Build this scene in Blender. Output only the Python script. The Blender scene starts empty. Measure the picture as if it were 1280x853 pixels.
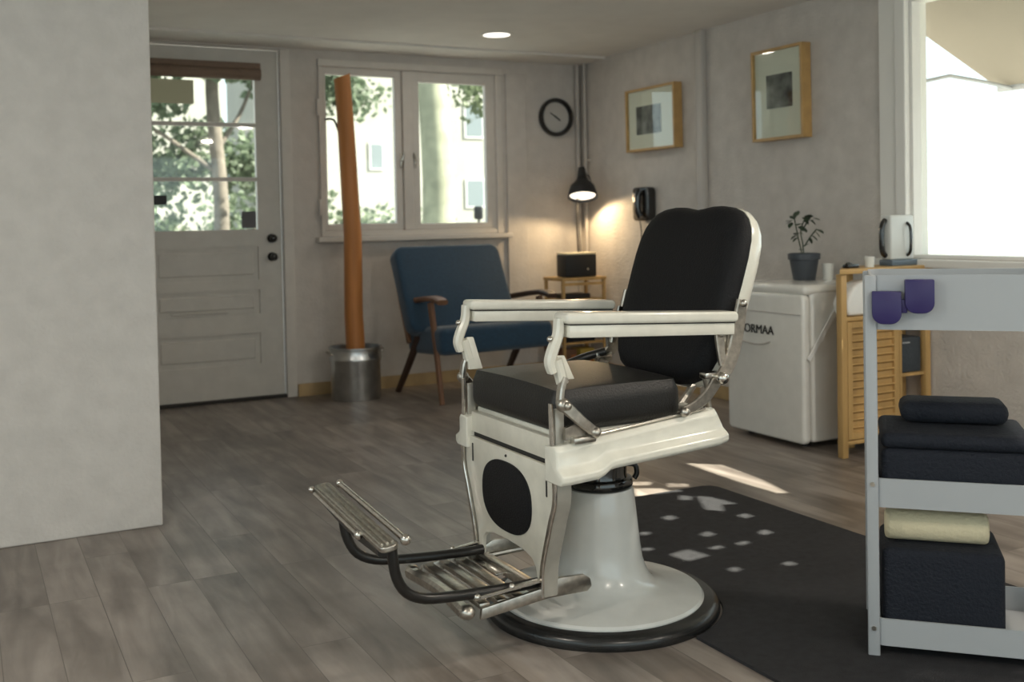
import bpy, bmesh, math, random
from mathutils import Vector, Matrix, Euler
from mathutils.geometry import delaunay_2d_cdt
random.seed(7)
PI = math.pi
SC = bpy.context.scene
COL = SC.collection

# ------------------------------------------------------------------ materials
def newmat(name):
    m = bpy.data.materials.new(name); m.use_nodes = True
    nt = m.node_tree
    return m, nt, nt.nodes['Principled BSDF']

def mat(name, col, rough=.5, metal=0, spec=.5, noise=0, nscale=30, bump=0, bscale=80, coat=0, sheen=0, detail=4, stretch=None):
    m, nt, b = newmat(name)
    c = (*col, 1)
    b.inputs['Base Color'].default_value = c
    b.inputs['Roughness'].default_value = rough
    b.inputs['Metallic'].default_value = metal
    b.inputs['Specular IOR Level'].default_value = spec
    b.inputs['Coat Weight'].default_value = coat
    b.inputs['Sheen Weight'].default_value = sheen
    tc = nt.nodes.new('ShaderNodeTexCoord')
    src = tc.outputs['Object']
    if stretch:
        mp = nt.nodes.new('ShaderNodeMapping'); mp.inputs['Scale'].default_value = stretch
        nt.links.new(src, mp.inputs['Vector']); src = mp.outputs['Vector']
    if noise:
        n = nt.nodes.new('ShaderNodeTexNoise'); n.inputs['Scale'].default_value = nscale; n.inputs['Detail'].default_value = detail
        r = nt.nodes.new('ShaderNodeMapRange'); r.inputs['From Min'].default_value = .3; r.inputs['From Max'].default_value = .7
        r.inputs['To Min'].default_value = 1-noise; r.inputs['To Max'].default_value = 1+noise
        mx = nt.nodes.new('ShaderNodeMix'); mx.data_type = 'RGBA'; mx.blend_type = 'MULTIPLY'; mx.inputs[0].default_value = 1
        nt.links.new(src, n.inputs['Vector']); nt.links.new(n.outputs['Fac'], r.inputs['Value'])
        mx.inputs[6].default_value = c; nt.links.new(r.outputs['Result'], mx.inputs[7]); nt.links.new(mx.outputs[2], b.inputs['Base Color'])
    if bump:
        n2 = nt.nodes.new('ShaderNodeTexNoise'); n2.inputs['Scale'].default_value = bscale; n2.inputs['Detail'].default_value = 5
        bp = nt.nodes.new('ShaderNodeBump'); bp.inputs['Strength'].default_value = bump; bp.inputs['Distance'].default_value = .01
        nt.links.new(src, n2.inputs['Vector']); nt.links.new(n2.outputs['Fac'], bp.inputs['Height']); nt.links.new(bp.outputs['Normal'], b.inputs['Normal'])
    return m

M = {}
M['wall'] = mat('wall_paint', (.60, .565, .53), .85, noise=.07, nscale=9, bump=.5, bscale=60, spec=.2)
M['wall_back'] = mat('back_wall_paint', (.60, .57, .54), .8, noise=.05, nscale=12, bump=.3, bscale=60, spec=.2)
M['ceiling'] = mat('ceiling_paint', (.78, .76, .73), .9, noise=.03, nscale=5, spec=.2)
M['trim'] = mat('painted_trim', (.64, .61, .575), .55, noise=.03, nscale=15)
M['door'] = mat('painted_door', (.62, .595, .555), .5, noise=.04, nscale=14)
M['bright_trim'] = mat('white_window_paint', (.80, .79, .76), .5)
M['enamel'] = mat('cream_enamel', (.80, .78, .69), .22, noise=.05, nscale=25, coat=.4)
M['enamel_panel'] = mat('panel_enamel', (.72, .69, .60), .3, noise=.07, nscale=20, coat=.2)
M['grey_enamel'] = mat('grey_enamel', (.44, .42, .37), .35, metal=.3, noise=.08, nscale=25)
M['pedestal'] = mat('pedestal_enamel', (.62, .63, .61), .22, noise=.04, nscale=14, coat=.5)
M['enamel_white'] = mat('white_enamel', (.80, .79, .75), .2, noise=.03, nscale=14, coat=.5)
M['chrome'] = mat('worn_chrome', (.62, .59, .54), .22, metal=1, noise=.15, nscale=50)
M['nickel'] = mat('dull_nickel', (.50, .47, .42), .32, metal=1, noise=.2, nscale=60)
M['leather'] = mat('black_leather', (.009, .0085, .008), .42, bump=.2, bscale=180, spec=.5)
M['back_leather'] = mat('black_fabric_leather', (.008, .008, .0095), .6, bump=.3, bscale=220, spec=.25)
M['black_gloss'] = mat('gloss_black', (.010, .010, .010), .12, coat=.5)
M['black_tube'] = mat('black_rubber_tube', (.014, .013, .012), .3)
M['rubber'] = mat('base_rubber', (.015, .015, .015), .25)
M['black'] = mat('matte_black', (.015, .015, .016), .5)
M['blue'] = mat('blue_upholstery', (.016, .052, .098), .85, noise=.15, nscale=60, bump=.3, bscale=300, sheen=.3)
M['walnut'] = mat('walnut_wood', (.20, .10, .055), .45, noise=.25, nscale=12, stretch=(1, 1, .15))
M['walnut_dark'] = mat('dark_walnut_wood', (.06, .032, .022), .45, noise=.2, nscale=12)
M['post'] = mat('orange_wood_post', (.50, .20, .055), .5, noise=.2, nscale=14, stretch=(1, 1, .08), bump=.3, bscale=20)
M['zinc'] = mat('galvanised_zinc', (.58, .60, .61), .28, metal=1, noise=.15, nscale=12)
M['pine'] = mat('pine_wood', (.52, .33, .13), .45, noise=.15, nscale=14, stretch=(1, 1, .2))
M['pine_in'] = mat('pine_panel', (.47, .36, .20), .6, noise=.1, nscale=14)
M['tan_board'] = mat('tan_baseboard', (.46, .33, .17), .5, noise=.12, nscale=10)
M['frame_wood'] = mat('oak_frame', (.50, .31, .12), .4, noise=.1, nscale=20)
M['matboard'] = mat('picture_mount', (.86, .84, .76), .9)
M['mat'] = mat('floor_mat', (.034, .034, .037), .85, noise=.15, nscale=40, bump=.5, bscale=350, spec=.2)
M['pot'] = mat('slate_pot', (.055, .066, .082), .45)
M['leaf'] = mat('plant_leaf', (.05, .075, .045), .5)
M['soil'] = mat('soil', (.04, .03, .02), .9, noise=.3)
M['glassy'] = mat('milky_glass', (.75, .76, .72), .1, coat=.5)
M['purple'] = mat('purple_plastic', (.022, .013, .105), .45)
M['navy'] = mat('navy_cloth', (.005, .008, .016), .85, bump=.5, bscale=120)
M['greyblue'] = mat('grey_blue_cloth', (.05, .062, .075), .8, bump=.4, bscale=100)
M['cart'] = mat('cart_paint', (.40, .42, .44), .4)
M['cream'] = mat('cream_cloth', (.72, .64, .44), .85, bump=.4, bscale=100)
M['towel'] = mat('white_towel', (.84, .84, .82), .9, bump=.3, bscale=60)
M['cream_paint'] = mat('cream_plastic', (.75, .68, .50), .5)
M['bamboo'] = mat('brown_blind', (.21, .145, .105), .7, noise=.3, nscale=30, stretch=(3, 1, 40))
M['paper'] = mat('cream_paper', (.58, .58, .42), .9)
M['grey_paper'] = mat('grey_card', (.16, .16, .17), .9)
M['steriliser'] = mat('grey_white_plastic', (.66, .68, .66), .3)
M['slateblue'] = mat('slate_blue_plastic', (.12, .16, .20), .4)
M['clock_face'] = mat('clock_face', (.50, .49, .47), .5)
M['gap'] = mat('dark_gap', (.03, .028, .025), .8)
M['conduit'] = mat('painted_pipe', (.50, .47, .44), .5)
M['bark'] = mat('bark', (.12, .105, .085), .9, noise=.3, nscale=8)
M['pale_bark'] = mat('pale_bark', (.24, .25, .18), .9, noise=.25, nscale=5)
M['leaves'] = mat('tree_leaves', (.115, .155, .095), .6, noise=.5, nscale=1.5)
M['leaves_pale'] = mat('pale_tree_leaves', (.15, .19, .11), .6, noise=.4, nscale=1.5)
M['house'] = mat('house_render', (.29, .29, .255), .9, noise=.05, nscale=1)
M['house_glass'] = mat('house_window', (.16, .19, .20), .2)
M['street'] = mat('street_paving', (.26, .26, .24), .9, noise=.1, nscale=2)
M['sun_mask'] = mat('sun_mask_canvas', (.30, .27, .22), .9)
M['car'] = mat('pale_blue_paint', (.30, .40, .43), .3, coat=.5)
M['tyre'] = mat('tyre', (.02, .02, .02), .8)
M['orange'] = mat('orange_print', (.45, .15, .04), .6)
M['yellow'] = mat('yellow_print', (.45, .32, .06), .6)
M['brown_box'] = mat('brown_box', (.18, .09, .05), .7)

def leafmix(m):
    # leaves let light through
    nt = m.node_tree; b = nt.nodes['Principled BSDF']; o = nt.nodes['Material Output']
    t = nt.nodes.new('ShaderNodeBsdfTranslucent'); s = nt.nodes.new('ShaderNodeMixShader'); s.inputs[0].default_value = .4
    src = b.inputs['Base Color'].links[0].from_socket
    nt.links.new(src, t.inputs['Color'])
    nt.links.new(b.outputs[0], s.inputs[1]); nt.links.new(t.outputs[0], s.inputs[2]); nt.links.new(s.outputs[0], o.inputs[0])
leafmix(M['leaves']); leafmix(M['leaves_pale'])

def glass_mat():
    m = bpy.data.materials.new('window_glass'); m.use_nodes = True; nt = m.node_tree; nt.nodes.clear()
    o = nt.nodes.new('ShaderNodeOutputMaterial'); t = nt.nodes.new('ShaderNodeBsdfTransparent'); g = nt.nodes.new('ShaderNodeBsdfGlossy')
    t.inputs[0].default_value = (.95, .97, .95, 1); g.inputs['Roughness'].default_value = .03
    lw = nt.nodes.new('ShaderNodeLayerWeight'); lw.inputs[0].default_value = .5; pw = nt.nodes.new('ShaderNodeMath'); pw.operation = 'POWER'; pw.inputs[1].default_value = 4
    f = nt.nodes.new('ShaderNodeMath'); f.operation = 'MULTIPLY_ADD'; f.inputs[1].default_value = .85; f.inputs[2].default_value = .04; s = nt.nodes.new('ShaderNodeMixShader')
    nt.links.new(lw.outputs['Facing'], pw.inputs[0]); nt.links.new(pw.outputs[0], f.inputs[0])
    nt.links.new(f.outputs[0], s.inputs[0]); nt.links.new(t.outputs[0], s.inputs[1]); nt.links.new(g.outputs[0], s.inputs[2]); nt.links.new(s.outputs[0], o.inputs[0])
    return m
M['glass'] = glass_mat()

def emit(name, col, s):
    m = bpy.data.materials.new(name); m.use_nodes = True; nt = m.node_tree; b = nt.nodes['Principled BSDF']
    b.inputs['Base Color'].default_value = (*col, 1); b.inputs['Emission Color'].default_value = (*col, 1); b.inputs['Emission Strength'].default_value = s
    return m
M['bulb'] = emit('lit_bulb', (1, .88, .66), 4)
M['diffuser'] = emit('lit_diffuser', (1, .93, .82), 2.2)

def floor_mat():
    m, nt, b = newmat('wood_look_vinyl')
    tc = nt.nodes.new('ShaderNodeTexCoord'); mp = nt.nodes.new('ShaderNodeMapping')
    mp.inputs['Rotation'].default_value = (0, 0, PI/2)
    nt.links.new(tc.outputs['Object'], mp.inputs['Vector'])
    br = nt.nodes.new('ShaderNodeTexBrick')
    br.inputs['Color1'].default_value = (.0, .0, .0, 1); br.inputs['Color2'].default_value = (1, 1, 1, 1); br.inputs['Mortar'].default_value = (.5, .5, .5, 1)
    br.inputs['Scale'].default_value = 1; br.inputs['Brick Width'].default_value = 1.15; br.inputs['Row Height'].default_value = .145
    br.inputs['Mortar Size'].default_value = .0015; br.inputs['Mortar Smooth'].default_value = .3; br.offset = .37; br.offset_frequency = 3
    nt.links.new(mp.outputs[0], br.inputs['Vector'])
    mp2 = nt.nodes.new('ShaderNodeMapping'); mp2.inputs['Scale'].default_value = (6, 1.0, 1)
    nt.links.new(tc.outputs['Object'], mp2.inputs['Vector'])
    n = nt.nodes.new('ShaderNodeTexNoise'); n.inputs['Scale'].default_value = 2.2; n.inputs['Detail'].default_value = 8; n.inputs['Distortion'].default_value = .6
    n.noise_dimensions = '4D'
    nt.links.new(mp2.outputs[0], n.inputs['Vector'])
    sep = nt.nodes.new('ShaderNodeMath'); sep.operation = 'MULTIPLY'; sep.inputs[1].default_value = 13
    nt.links.new(br.outputs['Color'], sep.inputs[0]); nt.links.new(sep.outputs[0], n.inputs['W'])
    n3 = nt.nodes.new('ShaderNodeTexNoise'); n3.inputs['Scale'].default_value = 3.4; n3.inputs['Detail'].default_value = 5
    nt.links.new(tc.outputs['Object'], n3.inputs['Vector'])
    add = nt.nodes.new('ShaderNodeMath'); add.operation = 'MULTIPLY_ADD'; add.inputs[1].default_value = .16
    nt.links.new(br.outputs['Color'], add.inputs[0]); nt.links.new(n.outputs['Fac'], add.inputs[2])
    add2 = nt.nodes.new('ShaderNodeMath'); add2.operation = 'MULTIPLY_ADD'; add2.inputs[1].default_value = .42
    nt.links.new(n3.outputs['Fac'], add2.inputs[0]); nt.links.new(add.outputs[0], add2.inputs[2])
    cr = nt.nodes.new('ShaderNodeValToRGB'); e = cr.color_ramp.elements
    e[0].position = .50; e[0].color = (.100, .083, .073, 1); e[1].position = 1.08 if False else 1.0; e[1].color = (.32, .28, .25, 1)
    x = cr.color_ramp.elements.new(.76); x.color = (.20, .17, .148, 1)
    nt.links.new(add2.outputs[0], cr.inputs[0])
    mx = nt.nodes.new('ShaderNodeMix'); mx.data_type = 'RGBA'; mx.inputs[7].default_value = (.06, .05, .042, 1)
    fm = nt.nodes.new('ShaderNodeMath'); fm.operation = 'MULTIPLY'; fm.inputs[1].default_value = .6
    nt.links.new(br.outputs['Fac'], fm.inputs[0]); nt.links.new(fm.outputs[0], mx.inputs[0]); nt.links.new(cr.outputs[0], mx.inputs[6])
    nt.links.new(mx.outputs[2], b.inputs['Base Color'])
    b.inputs['Roughness'].default_value = .36; b.inputs['Specular IOR Level'].default_value = .5
    bp = nt.nodes.new('ShaderNodeBump'); bp.inputs['Strength'].default_value = .15; bp.inputs['Distance'].default_value = .004
    nt.links.new(n.outputs['Fac'], bp.inputs['Height']); nt.links.new(bp.outputs[0], b.inputs['Normal'])
    return m
M['floor'] = floor_mat()

def photo_mat(name, seed):
    m, nt, b = newmat(name)
    tc = nt.nodes.new('ShaderNodeTexCoord'); n = nt.nodes.new('ShaderNodeTexNoise'); n.noise_dimensions = '4D'
    n.inputs['W'].default_value = seed; n.inputs['Scale'].default_value = 9; n.inputs['Detail'].default_value = 5
    cr = nt.nodes.new('ShaderNodeValToRGB'); cr.color_ramp.elements[0].position = .38; cr.color_ramp.elements[0].color = (.012, .012, .015, 1)
    cr.color_ramp.elements[1].position = .72; cr.color_ramp.elements[1].color = (.38, .38, .37, 1)
    nt.links.new(tc.outputs['Object'], n.inputs['Vector']); nt.links.new(n.outputs['Fac'], cr.inputs[0]); nt.links.new(cr.outputs[0], b.inputs['Base Color'])
    b.inputs['Roughness'].default_value = .6
    return m
M['print_a'] = photo_mat('print_a', 1.3); M['print_b'] = photo_mat('print_b', 5.1)

# ------------------------------------------------------------------ mesh helpers
class MB:
    def __init__(s): s.bm = bmesh.new()
    def box(s, a, b, bev=0, seg=2, rot=None, piv=None):
        a = Vector(a); b = Vector(b)
        lo = Vector(map(min, a, b)); hi = Vector(map(max, a, b))
        t = bmesh.new(); r = bmesh.ops.create_cube(t, size=1)
        c = (lo+hi)/2; d = hi-lo
        for v in t.verts: v.co = Vector((v.co.x*d.x, v.co.y*d.y, v.co.z*d.z)) + c
        if bev: bmesh.ops.bevel(t, geom=list(t.edges), offset=min(bev, min(d)*.49), segments=seg, affect='EDGES', profile=.5)
        if rot is not None:
            pv = Vector(piv) if piv is not None else c
            for v in t.verts: v.co = rot @ (v.co-pv) + pv
        s._merge(t); return s
    def _merge(s, t):
        me = bpy.data.meshes.new('tmp'); t.to_mesh(me); t.free(); s.bm.from_mesh(me); bpy.data.meshes.remove(me)
    def cyl(s, a, b, r1, r2=None, seg=24, cap=True):
        a = Vector(a); b = Vector(b); r2 = r1 if r2 is None else r2
        z = (b-a).normalized(); x = z.orthogonal().normalized(); y = z.cross(x)
        t = s.bm; A = []; B = []
        for i in range(seg):
            q = 2*PI*i/seg; u = x*math.cos(q)+y*math.sin(q)
            A.append(t.verts.new(a+u*r1)); B.append(t.verts.new(b+u*r2))
        for i in range(seg): t.faces.new((A[i], A[(i+1) % seg], B[(i+1) % seg], B[i]))
        if cap: t.faces.new(A[::-1]); t.faces.new(B)
        return s
    def sph(s, c, r, u=16, v=10, sc=(1, 1, 1)):
        t = bmesh.new(); bmesh.ops.create_uvsphere(t, u_segments=u, v_segments=v, radius=r)
        for w in t.verts: w.co = Vector((w.co.x*sc[0], w.co.y*sc[1], w.co.z*sc[2])) + Vector(c)
        s._merge(t); return s
    def lathe(s, prof, c=(0, 0, 0), seg=64, close=False):
        c = Vector(c); rings = []
        for r, z in prof:
            if r < 1e-5: rings.append([s.bm.verts.new(c+Vector((0, 0, z)))])
            else: rings.append([s.bm.verts.new(c+Vector((r*math.cos(2*PI*i/seg), r*math.sin(2*PI*i/seg), z))) for i in range(seg)])
        n = len(rings); rng = range(n) if close else range(n-1)
        for k in rng:
            A = rings[k]; B = rings[(k+1) % n]
            for i in range(seg):
                j = (i+1) % seg
                if len(A) == 1: s.bm.faces.new((A[0], B[i], B[j]))
                elif len(B) == 1: s.bm.faces.new((A[i], B[0], A[j])) if False else s.bm.faces.new((A[j], A[i], B[0]))
                else: s.bm.faces.new((A[i], A[j], B[j], B[i]))
        return s
    def tube(s, pts, r, seg=12, smooth=3, flat=None):
        # round tube (or w x h ribbon when flat=(w,h,side vector)) along a smoothed path
        P = [Vector(p) for p in pts]
        if smooth:
            Q = []
            for i in range(len(P)-1):
                p0 = P[max(i-1, 0)]; p1 = P[i]; p2 = P[i+1]; p3 = P[min(i+2, len(P)-1)]
                for k in range(smooth):
                    t = k/smooth
                    Q.append(.5*((2*p1)+(p2-p0)*t+(2*p0-5*p1+4*p2-p3)*t*t+(3*p1-p0-3*p2+p3)*t**3))
            Q.append(P[-1]); P = Q
        rings = []; prev = None
        for i, p in enumerate(P):
            d = (P[min(i+1, len(P)-1)]-P[max(i-1, 0)]).normalized()
            if flat:
                w, h, sv = flat; x = Vector(sv).normalized(); y = d.cross(x).normalized()
                if callable(w): w = w(i/(len(P)-1))
                if callable(h): h = h(i/(len(P)-1))
                c = min(w, h)*.25
                offs = [(w/2, h/2-c), (w/2-c, h/2), (-w/2+c, h/2), (-w/2, h/2-c), (-w/2, -h/2+c), (-w/2+c, -h/2), (w/2-c, -h/2), (w/2, -h/2+c)]
                rings.append([s.bm.verts.new(p+x*a+y*b) for a, b in offs])
            else:
                if prev is None: x = d.orthogonal().normalized()
                else: x = (prev-d*prev.dot(d)).normalized()
                prev = x; y = d.cross(x)
                rr = r(i/(len(P)-1)) if callable(r) else r
                rings.append([s.bm.verts.new(p+x*rr*math.cos(2*PI*k/seg)+y*rr*math.sin(2*PI*k/seg)) for k in range(seg)])
        n = len(rings[0])
        for A, B in zip(rings, rings[1:]):
            for i in range(n): s.bm.faces.new((A[i], A[(i+1) % n], B[(i+1) % n], B[i]))
        s.bm.faces.new(rings[0][::-1]); s.bm.faces.new(rings[-1])
        return s
    def prism(s, poly, f, d, bev=0, seg=2):
        # poly: 2D points; f maps (u,v) to 3D; d: extrusion vector
        t = bmesh.new(); d = Vector(d)
        vs = [t.verts.new(Vector(f(u, v))) for u, v in poly]; fa = t.faces.new(vs)
        r = bmesh.ops.extrude_face_region(t, geom=[fa])
        for v in [g for g in r['geom'] if isinstance(g, bmesh.types.BMVert)]: v.co += d
        bmesh.ops.recalc_face_normals(t, faces=t.faces)
        if bev:
            es = [e for e in t.edges if len(e.link_faces) == 2 and e.calc_face_angle(0) > .7]
            bmesh.ops.bevel(t, geom=es, offset=bev, segments=seg, affect='EDGES', profile=.5)
        s._merge(t); return s
    def xform(s, mt):
        for v in s.bm.verts: v.co = mt @ v.co
        return s
    def build(s, name, m, parent=None, smooth=True, sub=0, bevel=0, **props):
        bmesh.ops.recalc_face_normals(s.bm, faces=s.bm.faces)
        me = bpy.data.meshes.new(name); s.bm.to_mesh(me); s.bm.free()
        o = bpy.data.objects.new(name, me); COL.objects.link(o)
        me.materials.append(M[m] if isinstance(m, str) else m)
        if smooth:
            for p in me.polygons: p.use_smooth = True
            try: me.set_sharp_from_angle(angle=math.radians(38))
            except Exception: pass
        if bevel:
            b = o.modifiers.new('bevel', 'BEVEL'); b.width = bevel; b.segments = 3; b.limit_method = 'ANGLE'
        if sub:
            b = o.modifiers.new('sub', 'SUBSURF'); b.levels = sub; b.render_levels = sub
        if parent: o.parent = parent
        for k, v in props.items(): o[k] = v
        return o

def thing(name, label, cat, loc=(0, 0, 0), rz=0, group=None):
    o = bpy.data.objects.new(name, None); COL.objects.link(o); o.location = loc; o.rotation_euler = (0, 0, rz)
    o.empty_display_size = .1
    o['label'] = label; o['category'] = cat
    if group: o['group'] = group
    return o
def tag(o, label, cat, group=None):
    o['label'] = label; o['category'] = cat
    if group: o['group'] = group
    return o
def struct(o): o['kind'] = 'structure'; return o
def rrect(x0, y0, x1, y1, r, n=5):
    out = []
    for cx, cy, a in ((x1-r, y1-r, 0), (x0+r, y1-r, 1), (x0+r, y0+r, 2), (x1-r, y0+r, 3)):
        for k in range(n+1):
            q = PI/2*(a+k/n); out.append((cx+r*math.cos(q), cy+r*math.sin(q)))
    return out
XZ = lambda y: (lambda u, v: (u, y, v))
YZ = lambda x: (lambda u, v: (x, u, v))
XY = lambda z: (lambda u, v: (u, v, z))

# ------------------------------------------------------------------ room shell
H = 2.36
struct(MB().box((-6.6, -9.9, -.12), (.3, .3, 0)).build('floor', 'floor', smooth=False))
struct(MB().box((-6.6, -9.9, H), (.3, .3, H+.15)).build('ceiling', 'ceiling', smooth=False))
# back wall with openings for the door and the window pair
w = MB()
DX0, DX1, DZ = -3.36, -2.34, 2.335
WX0, WX1, WZ0, WZ1 = -2.075, -.745, 1.10, 2.24
w.box((-3.604, 0, 0), (DX0, .16, H)); w.box((DX0, 0, DZ), (DX1, .16, H)); w.box((DX1, 0, 0), (WX0, .16, H))
w.box((WX0, 0, 0), (WX1, .16, WZ0)); w.box((WX0, 0, WZ1), (WX1, .16, H)); w.box((WX1, 0, 0), (.16, .16, H))
struct(w.build('wall_back', 'wall_back', smooth=False))
# right wall with a long picture window
RY0, RY1, RZ0, RZ1 = -3.15, -6.15, .93, 2.25
w = MB()
w.box((0, 0, 0), (.16, RY0, H)); w.box((0, RY1, 0), (.16, -9.9, H)); w.box((0, RY0, 0), (.16, RY1, RZ0)); w.box((0, RY0, RZ1), (.16, RY1, H))
struct(w.build('wall_right', 'wall', smooth=False))
# left: a wall end projecting forward of the door, then the room widens
w = MB(); w.box((-6.6, -2.737, 0), (-3.604, .16, H), .006)
struct(w.build('wall_left', 'wall_back', smooth=False))
w = MB(); w.box((-6.6, -9.9, 0), (-6.44, -2.737, .75)); w.box((-6.6, -9.9, 2.2), (-6.44, -2.737, H)); w.box((-6.6, -9.9, .75), (-6.44, -8.9, 2.2)); w.box((-6.6, -3.6, .75), (-6.44, -2.737, 2.2))
struct(w.build('wall_side', 'wall', smooth=False))
w = MB(); w.box((-6.6, -9.9, 0), (-6.0, -9.74, H)); w.box((-.6, -9.9, 0), (.16, -9.74, H)); w.box((-6, -9.9, 0), (-.6, -9.74, .35)); w.box((-6, -9.9, 2.25), (-.6, -9.74, H))
struct(w.build('wall_rear', 'wall', smooth=False))
for nm, a, b in (('window_3', (-6.0, -9.82, .35), (-.6, -9.815, 2.25)), ('window_4', (-6.52, -8.9, .75), (-6.515, -3.6, 2.2))):
    g = struct(MB().box(a, b).build(nm, 'glass', smooth=False))
# wall trims
struct(MB().box((-3.604, -.37, 2.345), (0, 0, H)).build('trim_1', 'ceiling', smooth=False))
struct(MB().box((-2.345, -.012, 0), (-2.276, 0, 2.335), .004).build('trim_2', 'trim', smooth=False))
MB().box((-2.05, -.03, 1.862), (-1.955, -.015, 1.876), .003).build('window_stay', 'black', wn) if False else None
p = MB(); p.box((-.655, -.022, 0), (-.484, 0, 2.25), .003); p.box((-.482, -.006, 0), (-.470, 0, 2.25))
struct(p.build('trim_3', 'wall_back', smooth=False))
struct(MB().box((-.045, -1.562, 0), (0, -1.49, H), .012).build('trim_4', 'conduit', smooth=False))
struct(MB().box((-2.276, -.03, 0), (-.02, -.012, .085), .003).build('baseboard_back', 'tan_board', smooth=False))
struct(MB().box((-.02, -9.7, 0), (0, 0, .085), .003).build('baseboard_right', 'tan_board', smooth=False))

# heating pipes in the corner
for i, (x, y, r, lb) in enumerate(((-.045, -.035, .017, 'thicker painted pipe running floor to ceiling right in the corner'), (-.028, -.115, .012, 'thinner painted pipe beside the corner pipe, on the right wall side'))):
    m = MB(); m.cyl((x, y, 0), (x, y, H), r, seg=16)
    for z in (.35, 1.6): m.box((x-.004, y-.03, z), (0 if i else x+.004, y+.035, z+.015))
    tag(m.build('heating_pipe', 'conduit'), lb, 'pipe', 'heating pipes in the corner')

# ------------------------------------------------------------------ door
d = MB()
GX0, GX1, GZ0, GZ1 = -3.185, -2.507, 1.135, 2.13
yf, yb = .03, .075
L0, L1, T0, T1 = -3.35, -2.352, .022, 2.325
d.box((L0, yf, T0), (GX0, yb, T1)); d.box((GX1, yf, T0), (L1, yb, T1))
d.box((GX0, yf, GZ1), (GX1, yb, T1)); d.box((GX0, yf, T0), (GX1, yb, .24)); d.box((GX0, yf, .446), (GX1, yb, .575)); d.box((GX0, yf, .735), (GX1, yb, .80)); d.box((GX0, yf, 1.02), (GX1, yb, GZ0))
for a, b in ((.24, .446), (.575, .735), (.80, 1.02)):
    d.box((GX0, yf+.014, a), (GX1, yb-.01, b)); d.box((GX0+.035, yf+.006, a+.035), (GX1-.035, yb, b-.035), .006)
door = struct(d.build('door_1', 'door', smooth=False))
MB().box((GX0, .05, GZ0), (GX1, .054, GZ1)).build('door_glass', 'glass', door, smooth=False)
for z in (1.468, 1.827): MB().box((GX0, .035, z-.013), (GX1, .07, z+.013), .004).build('glazing_bar', 'trim', door, smooth=False)
k = MB()
for z in (1.073, .95):
    k = MB(); k.cyl((-2.42, yf, z), (-2.42, yf-.012, z), .03); k.cyl((-2.42, yf-.01, z), (-2.42, yf-.045, z), .012); k.sph((-2.42, yf-.055, z), .027, sc=(1, .8, 1))
    k.build('door_knob', 'black_gloss', door, label='black door knob')
k = MB(); k.box((-3.08, yf-.014, .59), (-2.72, yf, .603), .004); k.build('letter_ledge', 'door', door)
struct(MB().box((L0-.01, .0, .0), (L1+.01, .10, .02)).build('trim_5', 'gap', smooth=False))
# rolled bamboo blind and papers on the door glass
b = thing('rolled_blind', 'brown woven blind rolled up above the door glass', 'blind', (-2.836, .0, 2.12))
m = MB(); m.box((-.362, -.012, .075), (.362, .026, .113), .004); m.build('headrail', 'bamboo', b)
m = MB(); m.tube([(-.36, .003, .04), (.36, .003, .04)], .04, seg=18, smooth=0); m.build('rolled_slats', 'bamboo', b)
for x in (-.22, .22): m = MB(); m.tube([(x, -.04, .11), (x, -.042, .04), (x, -.02, .0)], .003, seg=6); m.build('cord', 'bamboo', b)
tag(MB().box((-3.172, .042, 1.955), (-2.90, .049, 2.11), .002).build('paper_sign', 'paper', smooth=False), 'blank cream paper sign stuck on the upper left of the door glass', 'sign')
tag(MB().box((-3.168, .042, 1.305), (-3.085, .049, 1.365), .002).build('window_sticker', 'black', smooth=False), 'small black sticker low on the left of the door glass', 'sticker')
tag(MB().box((-2.61, .042, 1.145), (-2.515, .049, 1.255), .002).build('window_sticker', 'grey_paper', smooth=False), 'grey square sticker in the lower right corner of the door glass', 'sticker')

# ------------------------------------------------------------------ window pair
f = MB()
yo = -.02
f.box((-2.125, -.075, 1.035), (-.64, 0, 1.072), .008)                       # sill
f.box((-2.085, yo, 1.073), (-2.06, -.001, 2.236), .003); f.box((-.74, yo, 1.073), (-.69, -.001, 2.236), .003)
f.box((-2.09, yo-.006, 2.236), (-.685, -.001, 2.285), .003); f.box((-2.06, yo+.005, 1.073), (-.74, -.001, 1.11), .003)
f.box((-1.475, yo, 1.11), (-1.40, .095, 2.234), .006)
f.box((-2.073, .0, 1.101), (-.747, .095, 1.112)); f.box((-2.073, .0, 2.232), (-.747, .095, 2.239))
wn = struct(f.build('window_1', 'trim', smooth=False))
def sash(x0, x1, z0, z1, gx0, gx1, gz0, gz1, y=.0):
    s = MB(); s.box((x0, y, z0), (gx0, y+.05, z1), .008); s.box((gx1, y, z0), (x1, y+.05, z1), .008)
    s.box((gx0-.01, y, z0), (gx1+.01, y+.05, gz0), .008); s.box((gx0-.01, y, gz1), (gx1+.01, y+.05, z1), .008)
    o = s.build('sash', 'trim', wn, smooth=False)
    MB().box((gx0, y+.022, gz0), (gx1, y+.026, gz1)).build('pane', 'glass', o, smooth=False)
sash(-2.06, -1.476, 1.11, 2.235, -2.028, -1.528, 1.16, 2.185)
sash(-1.399, -.74, 1.11, 2.235, -1.343, -.815, 1.153, 2.16)
m = MB(); m.tube([(-2.045, -.022, 1.874), (-1.985, -.026, 1.872), (-1.955, -.03, 1.80)], .008, seg=8); m.build('window_stay', 'black', wn)
for z in (1.22, 1.9): m = MB(); m.box((-2.102, -.028, z), (-2.083, -.008, z+.11), .003); m.build('hinge', 'trim', wn)
for x, s in ((-1.49, -1), (-1.385, 1)):
    h = MB(); h.box((x-.009, -.012, 1.55), (x+.009, .0, 1.65), .003); h.tube([(x, -.012, 1.60), (x, -.035, 1.60), (x+s*-.015, -.04, 1.66)], .006, seg=8)
    h.build('window_latch', 'nickel', wn)

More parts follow.
